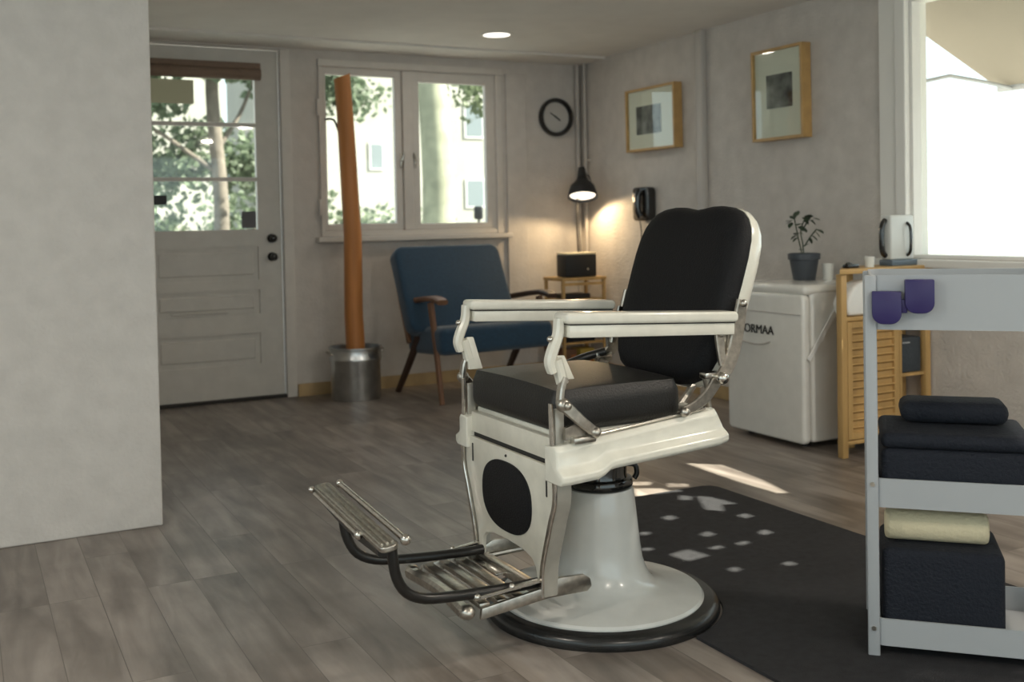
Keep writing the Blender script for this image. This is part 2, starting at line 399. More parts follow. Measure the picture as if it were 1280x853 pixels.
# ------------------------------------------------------------------ right window
f = MB()
f.box((-.025, RY0+.145, .88), (.0, RY0-.0, 2.345), .004); f.box((-.04, RY0+.03, .88), (-.0, RY0-.035, 2.3), .006)
f.box((-.03, RY1-.13, .88), (0, RY1, 2.345), .004); f.box((-.03, RY0, 2.24), (0, RY1, 2.345), .004); f.box((-.07, RY0+.16, .885), (0, RY1-.16, .925), .006)
f.box((0, RY0, .93), (.1, RY0-.05, 2.25)); f.box((0, RY1, .93), (.1, RY1+.05, 2.25)); f.box((0, RY0-.05, .93), (.1, RY1+.05, .945)); f.box((0, RY0-.05, 2.22), (.1, RY1+.05, 2.25))
w2 = struct(f.build('window_2', 'bright_trim', smooth=False))
MB().box((.055, RY0-.04, .94), (.06, RY1+.04, 2.23)).build('pane', 'glass', w2, smooth=False)

# ------------------------------------------------------------------ awning added outside the right window, its holes cut to shape the sun patches
SUN = Vector((-1, .5, -.85)).normalized()
AS = -.44
def to_awn(p):
    # follow the sun back from p to the added awning z = 2.55 + AS*x ; returns (x, y)
    p = Vector(p); t = (2.55+AS*p.x-p.z)/(-SUN.z+AS*SUN.x); q = p-SUN*t
    return (q.x, q.y)
fp = [
 [(-1.27, -2.98), (-1.15, -3.10), (-1.18, -3.4), (-1.24, -3.64), (-1.28, -3.62), (-1.29, -3.37)],
 [(-1.69, -3.13), (-1.61, -3.19), (-1.65, -3.23), (-1.72, -3.19)],
 [(-1.57, -3.24), (-1.5, -3.3), (-1.53, -3.34), (-1.6, -3.3)],
 [(-1.74, -3.24), (-1.64, -3.3), (-1.62, -3.41), (-1.75, -3.39), (-1.80, -3.34)],
 [(-1.67, -3.45), (-1.64, -3.5), (-1.68, -3.54), (-1.72, -3.51)],
 [(-1.62, -3.5), (-1.58, -3.55), (-1.56, -3.68), (-1.62, -3.66), (-1.67, -3.74), (-1.72, -3.68)],
 [(-1.93, -3.68), (-1.88, -3.67), (-1.88, -3.72), (-1.93, -3.73)],
 [(-1.67, -3.81), (-1.62, -3.8), (-1.62, -3.85), (-1.67, -3.86)],
 [(-1.94, -3.93), (-1.89, -3.91), (-1.89, -3.96), (-1.94, -3.97)],
 [(-1.75, -4.02), (-1.7, -4.0), (-1.70, -4.05), (-1.75, -4.06)],
 [(-2.17, -4.06), (-2.08, -4.045), (-2.06, -4.14), (-2.16, -4.15)],
 [(-2.10, -4.28), (-2.06, -4.27), (-2.06, -4.305), (-2.10, -4.315)],
 [(-1.91, -4.325), (-1.87, -4.32), (-1.87, -4.355), (-1.91, -4.36)],
 [(-2.56, -4.66), (-2.50, -4.64), (-2.52, -4.69), (-2.55, -4.70)],
 [(-2.12, -3.80), (-2.08, -3.80), (-2.08, -3.83), (-2.12, -3.84)],
 [(-2.22, -3.955), (-2.18, -3.96), (-2.18, -3.99), (-2.22, -3.99)],
 [(-1.90, -4.08), (-1.85, -4.07), (-1.85, -4.10), (-1.90, -4.11)],
 [(-2.01, -4.07), (-1.96, -4.065), (-1.96, -4.095), (-2.01, -4.10)],
]
holes = [[to_awn((x, y, .008)) for x, y in h] for h in fp]
AX0, AX1, AY0, AY1 = .165, 1.42, -7.6, -2.6
verts = [(AX0, AY0), (AX1, AY0), (AX1, AY1), (AX0, AY1)]; edges = [(0, 1), (1, 2), (2, 3), (3, 0)]
for h in holes:
    n = len(verts); verts += h; edges += [(n+i, n+(i+1) % len(h)) for i in range(len(h))]
V, Ed, Fa, *_ = delaunay_2d_cdt([Vector(v) for v in verts], edges, [], 0, 1e-5)
def inpoly(p, poly):
    c = False
    for i in range(len(poly)):
        a = poly[i]; b = poly[i-1]
        if (a[1] > p[1]) != (b[1] > p[1]) and p[0] < (b[0]-a[0])*(p[1]-a[1])/(b[1]-a[1])+a[0]: c = not c
    return c
m = MB(); vs = [m.bm.verts.new((v.x, v.y, 2.55+AS*v.x)) for v in V]
for fc in Fa:
    c = sum((V[i] for i in fc), Vector((0, 0)))/len(fc)
    if AX0 < c.x < AX1 and AY0 < c.y < AY1 and not any(inpoly(c, h) for h in holes): m.bm.faces.new([vs[i] for i in fc])
aw = m.build('sun_mask_awning', 'sun_mask', smooth=False); tag(aw, 'added canvas awning outside the long right window, holes cut to shape sun patches', 'sun_mask')
so = aw.modifiers.new('solid', 'SOLIDIFY'); so.thickness = .004
for y in (-7.5, -5.0, -2.7):
    MB().tube([(.165, y, 1.2), (.6, y, 1.9), (AX1, y, 2.55+AS*AX1-.02)], .012, seg=8).build('sun_mask_arm', 'cart', aw)
MB().box((AX1-.01, AY0, 2.55+AS*AX1-.035), (AX1+.02, AY1, 2.55+AS*AX1-.005), .004).build('sun_mask_bar', 'cart', aw)

# ------------------------------------------------------------------ ceiling lights
def downlight(x, y, lb, power):
    t = thing('ceiling_light', lb, 'ceiling light', (x, y, 2.36), 0, 'recessed ceiling lights')
    m = MB(); m.lathe([(.085, 0), (.085, -.004), (.105, -.006), (.11, -.002), (.11, 0)], seg=40, close=True); m.build('trim_ring', 'bright_trim', t)
    m = MB(); m.lathe([(0, -.0045), (.086, -.0045), (.086, -.001), (0, -.001)], seg=40); m.build('diffuser', 'diffuser', t)
    l = bpy.data.lights.new('downlight', 'AREA'); l.shape = 'DISK'; l.size = .16; l.energy = power; l.color = (1, .90, .77)
    o = bpy.data.objects.new('downlight_lamp', l); COL.objects.link(o); o.parent = t; o.location = (0, 0, -.012)
downlight(-1.17, -.90, 'round lit ceiling downlight above the window pair', 3)

# ------------------------------------------------------------------ wall clock
t = thing('wall_clock', 'round wall clock with thick black rim and pale face', 'clock', (-.228, 0, 1.94))
m = MB(); m.lathe([(.112, .0), (.142, .0), (.146, .012), (.146, .035), (.138, .046), (.124, .046), (.117, .036), (.112, .02)], seg=48, close=True)
m.xform(Matrix.Rotation(PI/2, 4, 'X')); m.build('clock_rim', 'black_gloss', t)
m = MB(); m.cyl((0, -.002, 0), (0, -.02, 0), .122, seg=48); m.build('clock_face', 'clock_face', t)
def hand(a, L, w, nm):
    m = MB(); dx, dz = math.sin(a), math.cos(a)
    m.tube([(-dx*.02, -.026, -dz*.02), (dx*L, -.026, dz*L)], 0, smooth=0, flat=(w, .003, (dz, 0, -dx))); m.build(nm, 'black', t)
hand(math.radians(-58), .062, .006, 'minute_hand'); hand(math.radians(124), .042, .010, 'hour_hand')


# ------------------------------------------------------------------ picture frames on right wall (plane x = -.04)
def frame(lb, yc, zc, wy, hz, pr, mtl, dep=.045, fw=.022):
    t = thing('picture_frame', lb, 'picture', (0, yc, zc-hz/2), 0, 'framed pictures on the right wall')
    y0, y1, z0, z1 = -wy/2, wy/2, 0, hz
    m = MB(); X0 = -dep
    m.box((X0, y0, z0), (0, y0+fw, z1), .002); m.box((X0, y1-fw, z0), (0, y1, z1), .002); m.box((X0, y0+fw, z0), (0, y1-fw, z0+fw), .002); m.box((X0, y0+fw, z1-fw), (0, y1-fw, z1), .002)
    m.build('frame', 'frame_wood', t, smooth=False)
    MB().box((-.05, y0+fw, z0+fw), (-.040, y1-fw, z1-fw)).build('mount', 'matboard', t, smooth=False)
    a, b, c, e = pr
    MB().box((-.0525, a, c), (-.0495, b, e)).build('photo_print', mtl, t, smooth=False, label='black and white print')
    MB().box((-.062, y0+fw, z0+fw), (-.060, y1-fw, z1-fw)).build('glass', 'glass', t, smooth=False)
    t.rotation_euler = (0, math.radians(-.6), 0)
frame('landscape wooden picture frame above the black wall phone', -1.013, 1.842, .573, .434, (-.115, .175, .115, .31), 'print_a', dep=.07, fw=.017)
frame('portrait wooden picture frame hung higher, nearer the right window', -2.28, 1.863, .427, .532, (-.115, .10, .185, .38), 'print_b', dep=.07, fw=.017)

# ------------------------------------------------------------------ wall phone
t = thing('wall_phone', 'glossy black wall phone with a thin hanging cord', 'phone', (0, -.885, 1.14))
m = MB(); m.prism(rrect(-.10, 0, .085, .235, .03), YZ(-.075), (.073, 0, 0), .012, 3); m.build('phone_body', 'black_gloss', t)
m = MB(); m.tube([(-.09, -.03, .04), (-.105, -.03, .06), (-.11, -.03, .12), (-.105, -.03, .185), (-.09, -.03, .205)], lambda q: .022+.010*abs(2*q-1)**3, seg=14); m.build('handset', 'black_gloss', t)
m = MB(); m.tube([(-.03, .06, 0), (-.015, .065, -.08), (-.012, .07, -.2), (-.02, .03, -.27), (-.02, -.05, -.35), (-.02, -.07, -.6)], .004, seg=6); m.build('cord', 'black', t)

# ------------------------------------------------------------------ bamboo side table in the corner with speaker and lamp
t = thing('side_table', 'narrow wooden side table with lower shelves in the corner', 'table', (-.245, -.29, 0))
m = MB(); m.box((-.195, -.14, .715), (.185, .14, .738), .004); m.build('tabletop', 'pine', t)
for x, y in ((-.178, -.125), (.168, -.125), (-.178, .125), (.168, .125)):
    m = MB(); m.box((x-.011, y-.011, 0), (x+.011, y+.011, .715), .003); m.build('leg', 'pine', t)
for z in (.565, .25):
    m = MB(); m.box((-.17, -.12, z), (.16, .12, z+.015), .003); m.build('shelf', 'pine', t)
m = MB(); m.box((-.17, -.132, .68), (.16, -.12, .70)); m.build('rail', 'pine', t)
tt = thing('radio_speaker', 'boxy black radio speaker with pale top on the side table', 'speaker', (-.265, -.345, .738))
m = MB(); m.box((-.13, -.07, .004), (.13, .07, .165), .008); m.build('cabinet', 'black', tt)
m = MB(); m.box((-.128, -.073, .165), (.128, .07, .18), .004); m.build('top_panel', 'cream_paint', tt, label='pale cream top')
m = MB(); m.cyl((.045, -.075, .06), (.045, -.084, .06), .008, seg=16); m.build('knob', 'chrome', tt)
tag(MB().box((-.38, -.38, .58), (-.17, -.2, .615), .006).build('record_box', 'black'), 'flat black box on the upper shelf of the side table', 'box')
tag(MB().box((-.405, -.39, .265), (-.14, -.2, .305), .01).build('folded_cloth', 'navy'), 'dark folded cloth on the lower shelf of the side table', 'cloth')
for i, (x, mm, lb) in enumerate(((-.35, 'brown_box', 'brown carton on the floor beneath the side table'), (-.20, 'yellow', 'yellow and orange printed carton beneath the side table'))):
    tb = thing('carton', lb, 'box', (x, -.3, 0)); m = MB(); m.box((-.06, -.07, 0), (.06, .07, .21), .003); m.build('box_body', mm, tb)
    m = MB(); m.box((-.045, -.073, .05), (.0, -.069, .12)); m.box((.01, -.073, .10), (.05, -.069, .17)); m.build('printed_patch', 'orange', tb, label='orange printed patch')
# desk lamp
t = thing('desk_lamp', 'black desk lamp with a lit cone shade in the corner', 'lamp', (-.145, -.20, .738))
m = MB(); m.lathe([(0, 0), (.06, 0), (.065, .008), (.05, .018), (.012, .025), (0, .025)], seg=32); m.build('base', 'black', t)
m = MB(); m.tube([(0, 0, .02), (-.035, -.02, .35), (-.04, -.04, .58), (-.06, -.08, .68)], .0065, seg=10); m.tube([(.02, 0, .02), (-.01, -.01, .35), (-.02, -.04, .6)], .004, seg=8); m.build('stem', 'black', t)
m = MB()
prof = [(.004, .235), (.024, .232), (.032, .19), (.036, .15), (.056, .115), (.088, .085), (.104, .035), (.112, -.005), (.108, -.005), (.100, .034), (.084, .080), (.052, .108), (.032, .145), (.028, .185), (.004, .22)]
m.lathe(prof, seg=40, close=True)
RS = Matrix.Translation((-.035, -.11, .59)) @ Matrix.Rotation(math.radians(-21), 4, Vector((.88, -.47, 0)).normalized())
m.xform(RS); m.build('lamp_shade', 'black', t)
m = MB(); m.sph((0, 0, .035), .032); m.cyl((0, 0, .06), (0, 0, .10), .018); m.xform(RS); m.build('bulb', 'bulb', t)
m = MB(); m.lathe([(.0, .012), (.095, .012), (.095, .016), (0, .016)], seg=36); m.xform(RS)
m.build('diffuser', emit('lamp_diffuser', (1, .93, .80), 1.4), t)
m = MB(); m.tube([(.03, -.02, .17), (.055, -.01, .17), (.08, 0, .11), (.075, 0, .06)], .004, seg=6, smooth=4); m.xform(RS); m.build('switch_wire', 'black', t)
l = bpy.data.lights.new('lamp_bulb', 'SPOT'); l.energy = 14; l.color = (1, .72, .40); l.shadow_soft_size = .03; l.spot_size = math.radians(165); l.spot_blend = .25
o = bpy.data.objects.new('lamp_bulb_light', l); COL.objects.link(o); o.parent = t; o.matrix_local = RS @ Matrix.Translation((0, 0, -.01))

# ------------------------------------------------------------------ galvanised bin with wooden post
t = thing('metal_bin', 'round galvanised metal bin on the floor below the window', 'bin', (-1.96, -.29, 0))
m = MB(); m.lathe([(0, .0), (.160, .0), (.163, .01), (.166, .24), (.174, .262), (.174, .275), (.166, .29), (.168, .33), (.176, .335), (.176, .345), (.162, .345), (.160, .25), (.155, .02), (0, .015)], seg=64)
m.build('bin_body', 'zinc', t)
for s in (-1, 1):
    m = MB(); m.tube([(s*.170, -.04, .30), (s*.188, -.035, .315), (s*.192, 0, .318), (s*.188, .035, .315), (s*.170, .04, .30)], .005, seg=8); m.build('handle', 'nickel', t)
m = MB()
rings = []
for k in range(9):
    q = k/8; z = .03+q*2.10; r = .064-.011*q; cx = -.002-.052*q+.003*math.sin(k*2.1); cy = -.05+.02*math.sin(k)
    rings.append([(cx+r*(1+.06*math.sin(3*a+k*.7))*math.cos(a), cy+r*(1+.05*math.sin(2*a+k))*math.sin(a), z+(.02*math.cos(a) if k == 8 else 0)) for a in [2*PI*i/14 for i in range(14)]])
vv = [[m.bm.verts.new((x-1.96, y-.29, z)) for x, y, z in r] for r in rings]
for A, B in zip(vv, vv[1:]):
    for i in range(14): m.bm.faces.new((A[i], A[(i+1) % 14], B[(i+1) % 14], B[i]))
m.bm.faces.new(vv[0][::-1]); m.bm.faces.new(vv[-1])
tag(m.build('wooden_post', 'post'), 'tall orange-brown wooden post standing upright in the metal bin', 'post')

# ------------------------------------------------------------------ blue armchair
t = thing('armchair', 'blue upholstered armchair with wooden arms under the window', 'armchair', (-1.19, -.50, 0), math.radians(3.5))
def cushion(name, pts, par, mtl='blue', lv=2):
    m = MB(); m.box(pts[0], pts[1], pts[2], 3); return m
# local: x across (-.42..+.42), front -y
m = MB()
# back cushion, leaning back
def lean(y0, z0, y1, z1, x0, x1, th, inset=.03, n=8):
    m = MB(); prof = rrect(x0, 0, x1, 1, .09); L = Vector((0, y1-y0, z1-z0)); nrm = Vector((0, -(z1-z0), (y1-y0))).normalized()
    LL = L.length
    poly = rrect(x0, 0, x1, LL, .07, 6); u = L.normalized()
    m.prism(poly, lambda a, b: Vector((a, y0, z0))+u*b+nrm*0, nrm*th, .028, 4)
    return m
lean(.0, .40, .27, .955, -.505, .305, .12).build('backrest', 'blue', t)
m = MB(); m.box((-.425, -.36, .295), (.43, .16, .475), .045, 5, rot=Matrix.Rotation(math.radians(-3), 3, 'X')); m.build('seat', 'blue', t)
# frame
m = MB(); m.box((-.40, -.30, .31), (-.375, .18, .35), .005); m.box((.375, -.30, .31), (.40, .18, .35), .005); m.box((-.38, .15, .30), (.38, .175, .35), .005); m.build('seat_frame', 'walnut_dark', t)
for s in (-1, 1):
    x = s*.415
    m = MB(); m.tube([(x, -.19, .640), (x, -.25, .38), (x+s*.015, -.355, 0)], 0, smooth=3, flat=(.028, lambda q: .056-.022*q, (1, 0, 0))); m.build('leg', 'walnut', t)
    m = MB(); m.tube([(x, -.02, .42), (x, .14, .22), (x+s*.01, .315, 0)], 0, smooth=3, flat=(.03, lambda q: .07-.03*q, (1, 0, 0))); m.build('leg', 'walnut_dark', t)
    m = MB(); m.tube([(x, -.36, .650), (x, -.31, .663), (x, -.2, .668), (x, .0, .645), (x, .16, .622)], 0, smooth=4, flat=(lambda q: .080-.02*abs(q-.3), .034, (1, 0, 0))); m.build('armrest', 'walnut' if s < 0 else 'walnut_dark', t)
    m = MB(); m.tube([(x-s*.012-.045, .07, .36), (x-s*.012-.045, .19, .64), (x-s*.012-.045, .29, .92)], 0, smooth=2, flat=(.022, .04, (1, 0, 0))); m.build('back_post', 'walnut', t)

# ------------------------------------------------------------------ white fridge
t = thing('vintage_fridge', 'low white vintage fridge with rounded corners against the right wall', 'fridge', (-.345, -2.79, 0))
m = MB(); m.box((-.235, -.29, .03), (.285, .29, .79), .02, 3); m.build('body', 'enamel_white', t)
m = MB(); m.prism(rrect(-.29, .025, .29, .765, .03), YZ(-.29), (.05, 0, 0), .016, 3); m.build('door', 'enamel_white', t)
m = MB(); m.box((-.285, -.295, .762), (.287, .295, .812), .022, 4); m.build('top_lid', 'enamel_white', t)
m = MB(); m.box((-.2925, -.275, .663), (-.288, .275, .667)); m.build('door_crease', 'conduit', t)
m = MB(); m.tube([(-.292, .23, .545), (-.30, .19, .513), (-.302, .08, .497), (-.302, .0, .50), (-.296, -.055, .515)], .0045, seg=8); m.build('emblem_bar', 'conduit', t)
for a in ((-.2, .2), (.22, .2), (-.2, -.2), (.22, -.2)): MB().cyl((a[0], a[1], 0), (a[0], a[1], .035), .02, seg=14).build('foot', 'black', t)
def text(body, size, mtx, m, name, parent):
    c = bpy.data.curves.new('t', 'FONT'); c.body = body; c.size = size; c.extrude = .002; c.align_x = 'LEFT'
    tmp = bpy.data.objects.new('t', c); COL.objects.link(tmp)
    bpy.context.view_layer.update(); dg = bpy.context.evaluated_depsgraph_get()
    me = bpy.data.meshes.new_from_object(tmp.evaluated_get(dg)); bpy.data.objects.remove(tmp)
    o = bpy.data.objects.new(name, me); COL.objects.link(o); me.materials.clear(); me.materials.append(M[m]); o.parent = parent; o.matrix_local = mtx
    return o
mt = Matrix(((0, 0, -1, -.293), (-1, 0, 0, .195), (0, 1, 0, .552), (0, 0, 0, 1)))
text('NORMAA', .064, mt, 'gap', 'lettering', t)

# pot plant
t = thing('potted_plant', 'small sparse plant in a slate-blue pot on the fridge', 'plant', (-.30, -2.735, .812))
m = MB(); m.lathe([(0, 0), (.055, 0), (.058, .004), (.076, .108), (.084, .110), (.085, .140), (.078, .142), (.074, .115), (0, .112)], seg=40); m.build('pot', 'pot', t)
m = MB(); m.lathe([(0, .122), (.074, .118)], seg=24); m.build('soil', 'soil', t)
m = MB(); Pst = [[(0, 0, .11), (.004, .012, .19), (-.004, .018, .26), (.0, -.012, .33)], [(-.005, .0, .11), (-.01, .03, .22), (.0, .07, .33)], [(0, -.005, .18), (.0, -.05, .23), (.01, -.085, .27)], [(0, .01, .26), (0, -.02, .3), (-.01, -.06, .33)]]
for p in Pst: m.tube(p, .0038, seg=6)
m.build('stem', 'leaf', t)
m = MB()
def leaf(m, c, L, W, yaw, pitch):
    R_ = Euler((0, pitch, yaw)).to_matrix(); vs = []
    for u, v, z in ((0, 0, 0), (.3, .5, .1), (.7, .4, .08), (1, 0, -.05), (.7, -.4, .08), (.3, -.5, .1), (.5, 0, -.02)):
        vs.append(m.bm.verts.new(Vector(c)+R_ @ Vector((u*L, v*W, z*L*.6))))
    for i in range(6): m.bm.faces.new((vs[i], vs[(i+1) % 6], vs[6]))
for c, yaw, pt in (((0, .07, .33), 1.2, -.3), ((0, .075, .32), 2.5, .5), ((0, .065, .335), 0.2, -.8), ((0, -.012, .33), -1.5, -.4), ((0, -.015, .335), -2.2, .4), ((0, -.06, .33), -1.2, .3), ((-.01, -.062, .33), -2.6, -.3), ((.01, -.085, .27), -1.4, .5),
                    ((0, -.05, .24), -1, .7), ((0, .03, .24), 2.1, .3), ((0, .04, .25), 1.2, .2), ((0, .018, .17), -.5, -.5), ((0, .012, .3), 3.4, .2), ((0, .02, .28), -1.5, .6)):
    leaf(m, c, .05, .042, yaw, pt); leaf(m, Vector(c)+Vector((-.006, .006, -.012)), .042, .034, yaw+.8, pt+.4)
m.build('leaves', 'leaf', t)
for i, (y, lb) in enumerate(((-2.60, 'white glass tumbler behind the pot, on its left'), (-2.79, 'white glass tumbler behind the pot, on its right'))):
    m = MB(); m.lathe([(0, 0), (.026, 0), (.032, .085), (.029, .085), (.024, .006), (0, .006)], c=(-.185, y, .812), seg=28); tag(m.build('glass_tumbler', 'glassy'), lb, 'glass', 'glass tumblers behind the plant pot')

# ------------------------------------------------------------------ louvred cabinet
t = thing('louvred_cabinet', 'pine cabinet with a louvred door beside the fridge', 'cabinet', (-.61, -3.31, 0))
D = .195
m = MB(); m.prism([(-.025, -.015), (.60, -.015), (.60, D), (.20, D)], XY(.873), (0, 0, .025), .004); m.build('cabinet_top', 'pine', t)
for x, y in ((0, 0), (.56, 0), (.20, D-.04), (.56, D-.04)):
    m = MB(); m.box((x, y, 0), (x+.036, y+.036, .873), .004); m.build('leg', 'pine', t)
m = MB(); m.prism([(.02, .004), (.56, .004), (.56, D-.005), (.19, D-.005)], XY(.648), (0, 0, .02), .003); m.build('shelf', 'pine', t)
m = MB(); m.prism([(.02, .004), (.56, .004), (.56, D-.005), (.19, D-.005)], XY(.06), (0, 0, .02), .003); m.build('shelf', 'pine', t)
m = MB(); m.box((.21, D-.012, .08), (.58, D-.004, .648)); m.build('back_panel', 'pine_in', t)
dd = MB(); dd.box((.038, .0, .085), (.068, .02, .645), .003); dd.box((.345, 0, .085), (.378, .02, .645), .003); dd.box((.068, 0, .085), (.345, .02, .115), .003); dd.box((.068, 0, .615), (.345, .02, .645), .003)
dd.box((.064, .016, .115), (.349, .019, .615))
R_ = Matrix.Rotation(math.radians(-35), 3, 'X')
for i in range(13):
    z = .135+i*.0375; dd.box((.066, .0, z-.003), (.347, .028, z+.004), rot=R_)
dd.build('louvred_door', 'pine', t, smooth=False)
m = MB(); m.box((.378, .0, .08), (.394, D-.01, .648)); m.build('divider', 'pine', t)
m = MB(); m.box((.395, .01, .355), (.56, D-.01, .37)); m.build('shelf', 'pine', t)
m = MB(); m.box((.40, .02, .37), (.55, .16, .545), .01); tag(m.build('storage_box', 'greyblue'), 'dark grey storage box on an open shelf of the louvred cabinet', 'box'); bpy.data.objects['storage_box'].location = (-.61, -3.31, 0)
m = MB(); m.box((.02, -.004, .515), (.07, .0, .522)); 
o = m.build('label_strip', 'cart', bpy.data.objects['storage_box']); o.location = (.40, .022, 0)
m = MB(); m.prism([(-.13, 0), (.13, 0), (.145, .05), (.12, .12), (.06, .165), (-.03, .175), (-.11, .14), (-.15, .06)], XZ(0), (0, .10, 0), .02, 3)
o = tag(m.build('white_towel', 'towel', sub=1), 'bundled white towel on the top shelf of the louvred cabinet', 'towel'); o.location = (-.415, -3.295, .669)
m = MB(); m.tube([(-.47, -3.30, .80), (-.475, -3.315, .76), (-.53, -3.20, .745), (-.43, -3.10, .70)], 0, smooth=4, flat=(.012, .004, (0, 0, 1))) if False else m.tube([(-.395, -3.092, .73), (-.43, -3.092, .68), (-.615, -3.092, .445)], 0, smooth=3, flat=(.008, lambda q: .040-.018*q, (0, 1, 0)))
tag(m.build('sun_streak_strip', 'towel'), 'narrow white strap standing in for sunlight on the fridge side', 'streak')  # added white strip imitating a streak of sun on the fridge side

# things on the cabinet
t = thing('steriliser_box', 'grey-white steriliser cabinet with black handles on the pine cabinet', 'appliance', (-.158, -3.235, .898))
m = MB(); m.box((-.08, -.035, .03), (.08, .035, .25), .01, 3); m.build('casing', 'steriliser', t)
m = MB(); m.box((-.085, -.045, 0), (.12, .04, .03), .006); m.build('base_tray', 'slateblue', t)
m = MB(); m.tube([(.03, -.035, .05), (.03, -.055, .07), (.03, -.06, .13), (.03, -.055, .19), (.03, -.035, .21)], .008, seg=10); m.build('handle', 'black_gloss', t)
m = MB(); m.tube([(-.08, -.0, .05), (-.10, -.0, .07), (-.105, -.0, .13), (-.10, -.0, .20), (-.08, -.0, .225)], .014, seg=10); m.build('handle', 'black_gloss', t)
m = MB(); m.box((-.045, -.02, 0), (.03, .02, .02), .006); m.sph((-.02, 0, .02), .014, sc=(1.4, 1, .7))
o = tag(m.build('hair_clip', 'black_gloss'), 'small black hair clip on the top of the pine cabinet', 'clip'); o.location = (-.50, -3.27, .898)
m = MB(); m.lathe([(0, 0), (.022, 0), (.026, .05), (.023, .05), (.019, .005), (0, .005)], seg=24)
o = tag(m.build('small_cup', 'glassy'), 'little white cup between hair clip and steriliser', 'cup'); o.location = (-.37, -3.255, .898)

# ------------------------------------------------------------------ salon cart in the right foreground
YAW = math.radians(-45.5)
t = thing('salon_cart', 'grey-white metal salon cart at the right edge, three trays', 'cart', (-2.215, -4.995, 0), YAW)
W, DD = .46, .33
for x, y in ((0, 0), (W, 0), (0, DD), (W, DD)):
    m = MB(); m.box((x-.001, y, .0), (x+.029, y+.02, .995 if y == 0 else .99), .005); m.build('post', 'cart', t)
def tray(z0, h):
    m = MB(); o_ = rrect(.012, .005, W+.02, DD+.015, .03)
    i_ = rrect(.018, .011, W+.014, DD+.009, .027)
    n = len(o_)
    a = [m.bm.verts.new((x, y, z0)) for x, y in o_]; b = [m.bm.verts.new((x, y, z0+h)) for x, y in o_]
    c = [m.bm.verts.new((x, y, z0+h)) for x, y in i_]; d = [m.bm.verts.new((x, y, z0+.005)) for x, y in i_]
    for i in range(n):
        j = (i+1) % n
        for P, Q in ((a, b), (b, c), (c, d)): m.bm.faces.new((P[i], P[j], Q[j], Q[i]))
    m.bm.faces.new(a[::-1]); m.bm.faces.new(d)
    m.build('tray', 'cart', t)
tray(.855, .14); tray(.395, .075); tray(.035, .07)
for z in (.455, .08): m = MB(); m.cyl((.014, -.004, z), (.014, .001, z), .006, seg=12); m.build('bolt', 'nickel', t)
def oncart(o): o.location = (-2.215, -4.995, 0); o.rotation_euler = (0, 0, YAW); return o
def pocket(x0, x1, z0, z1, lb, yy=-.03):
    tt = thing('purple_holder', lb, 'holder', (-2.215, -4.995, 0), YAW, 'purple pocket holders on the cart')
    r = (x1-x0)/2*.75
    poly = [(x0, z1), (x0, z0+r)] + [((x0+r)-r*math.cos(PI/2*k/6), z0+r-r*math.sin(PI/2*k/6)) for k in range(1, 7)] + [((x1-r)+r*math.sin(PI/2*k/6), z0+r-r*math.cos(PI/2*k/6)) for k in range(0, 7)] + [(x1, z1)]
    m = MB(); m.prism(poly, XZ(yy), (0, .028, 0), .003); m.build('pocket', 'purple', tt)
    m = MB(); m.box((x0+.02, yy+.02, z1-.03), (x1-.02, .004, z1-.0), .003); m.build('hook_tab', 'purple', tt)
pocket(.017, .088, .872, .955, 'purple pocket holder hung on the cart tray, the left one')
pocket(.096, .166, .90, .985, 'purple pocket holder hung on the cart tray, right and slightly higher')
m = MB(); m.box((.082, -.022, .90), (.102, -.006, .935), .003)
tag(oncart(m.build('purple_clip', 'purple')), 'narrow purple clip between the two purple holders', 'clip')
m = MB(); m.box((.035, .02, .402), (.40, .30, .545), .02, 3); m.box((.035, .02, .545), (.40, .30, .585), .018, 3); tag(oncart(m.build('folded_towels', 'navy')), 'dark navy folded towels on the middle tray of the cart', 'towel')
m = MB(); m.box((.09, .16, .587), (.36, .30, .645), .025, 3); tag(oncart(m.build('cape_bundle', 'navy')), 'rounded navy bundle lying behind on top of the folded towels', 'cape')
m = MB(); m.box((.035, .02, .042), (.33, .27, .285), .018, 3); tag(oncart(m.build('storage_bin', 'navy')), 'dark navy storage bin on the bottom tray of the cart', 'bin')
m = MB(); m.tube([(.045, .11, .327), (.30, .11, .327)], .04, seg=20, smooth=0); tag(oncart(m.build('rolled_towel', 'cream', bevel=.012)), 'rolled cream towel on top of the navy storage bin', 'towel')

# ------------------------------------------------------------------ floor mat
cx, cy, R0 = -2.607, -4.328, .353
X0, X1, Y0, Y1 = -2.521, -1.449, -3.38, -6.2
dx = X0-cx; a0 = math.acos(dx/R0)
poly = [(X0, Y0-.03), (X0+.03, Y0), (X1-.05, Y0), (X1-.015, Y0-.015), (X1, Y0-.05), (X1, Y1), (X0, Y1)]
poly += [(cx+R0*math.cos(-a0+2*a0*k/30), cy+R0*math.sin(-a0+2*a0*k/30)) for k in range(31)]
m = MB(); m.prism(poly, XY(0), (0, 0, .009)); tag(m.build('floor_mat', 'mat', smooth=False), 'dark anti-fatigue floor mat cut around the barber chair base', 'mat')

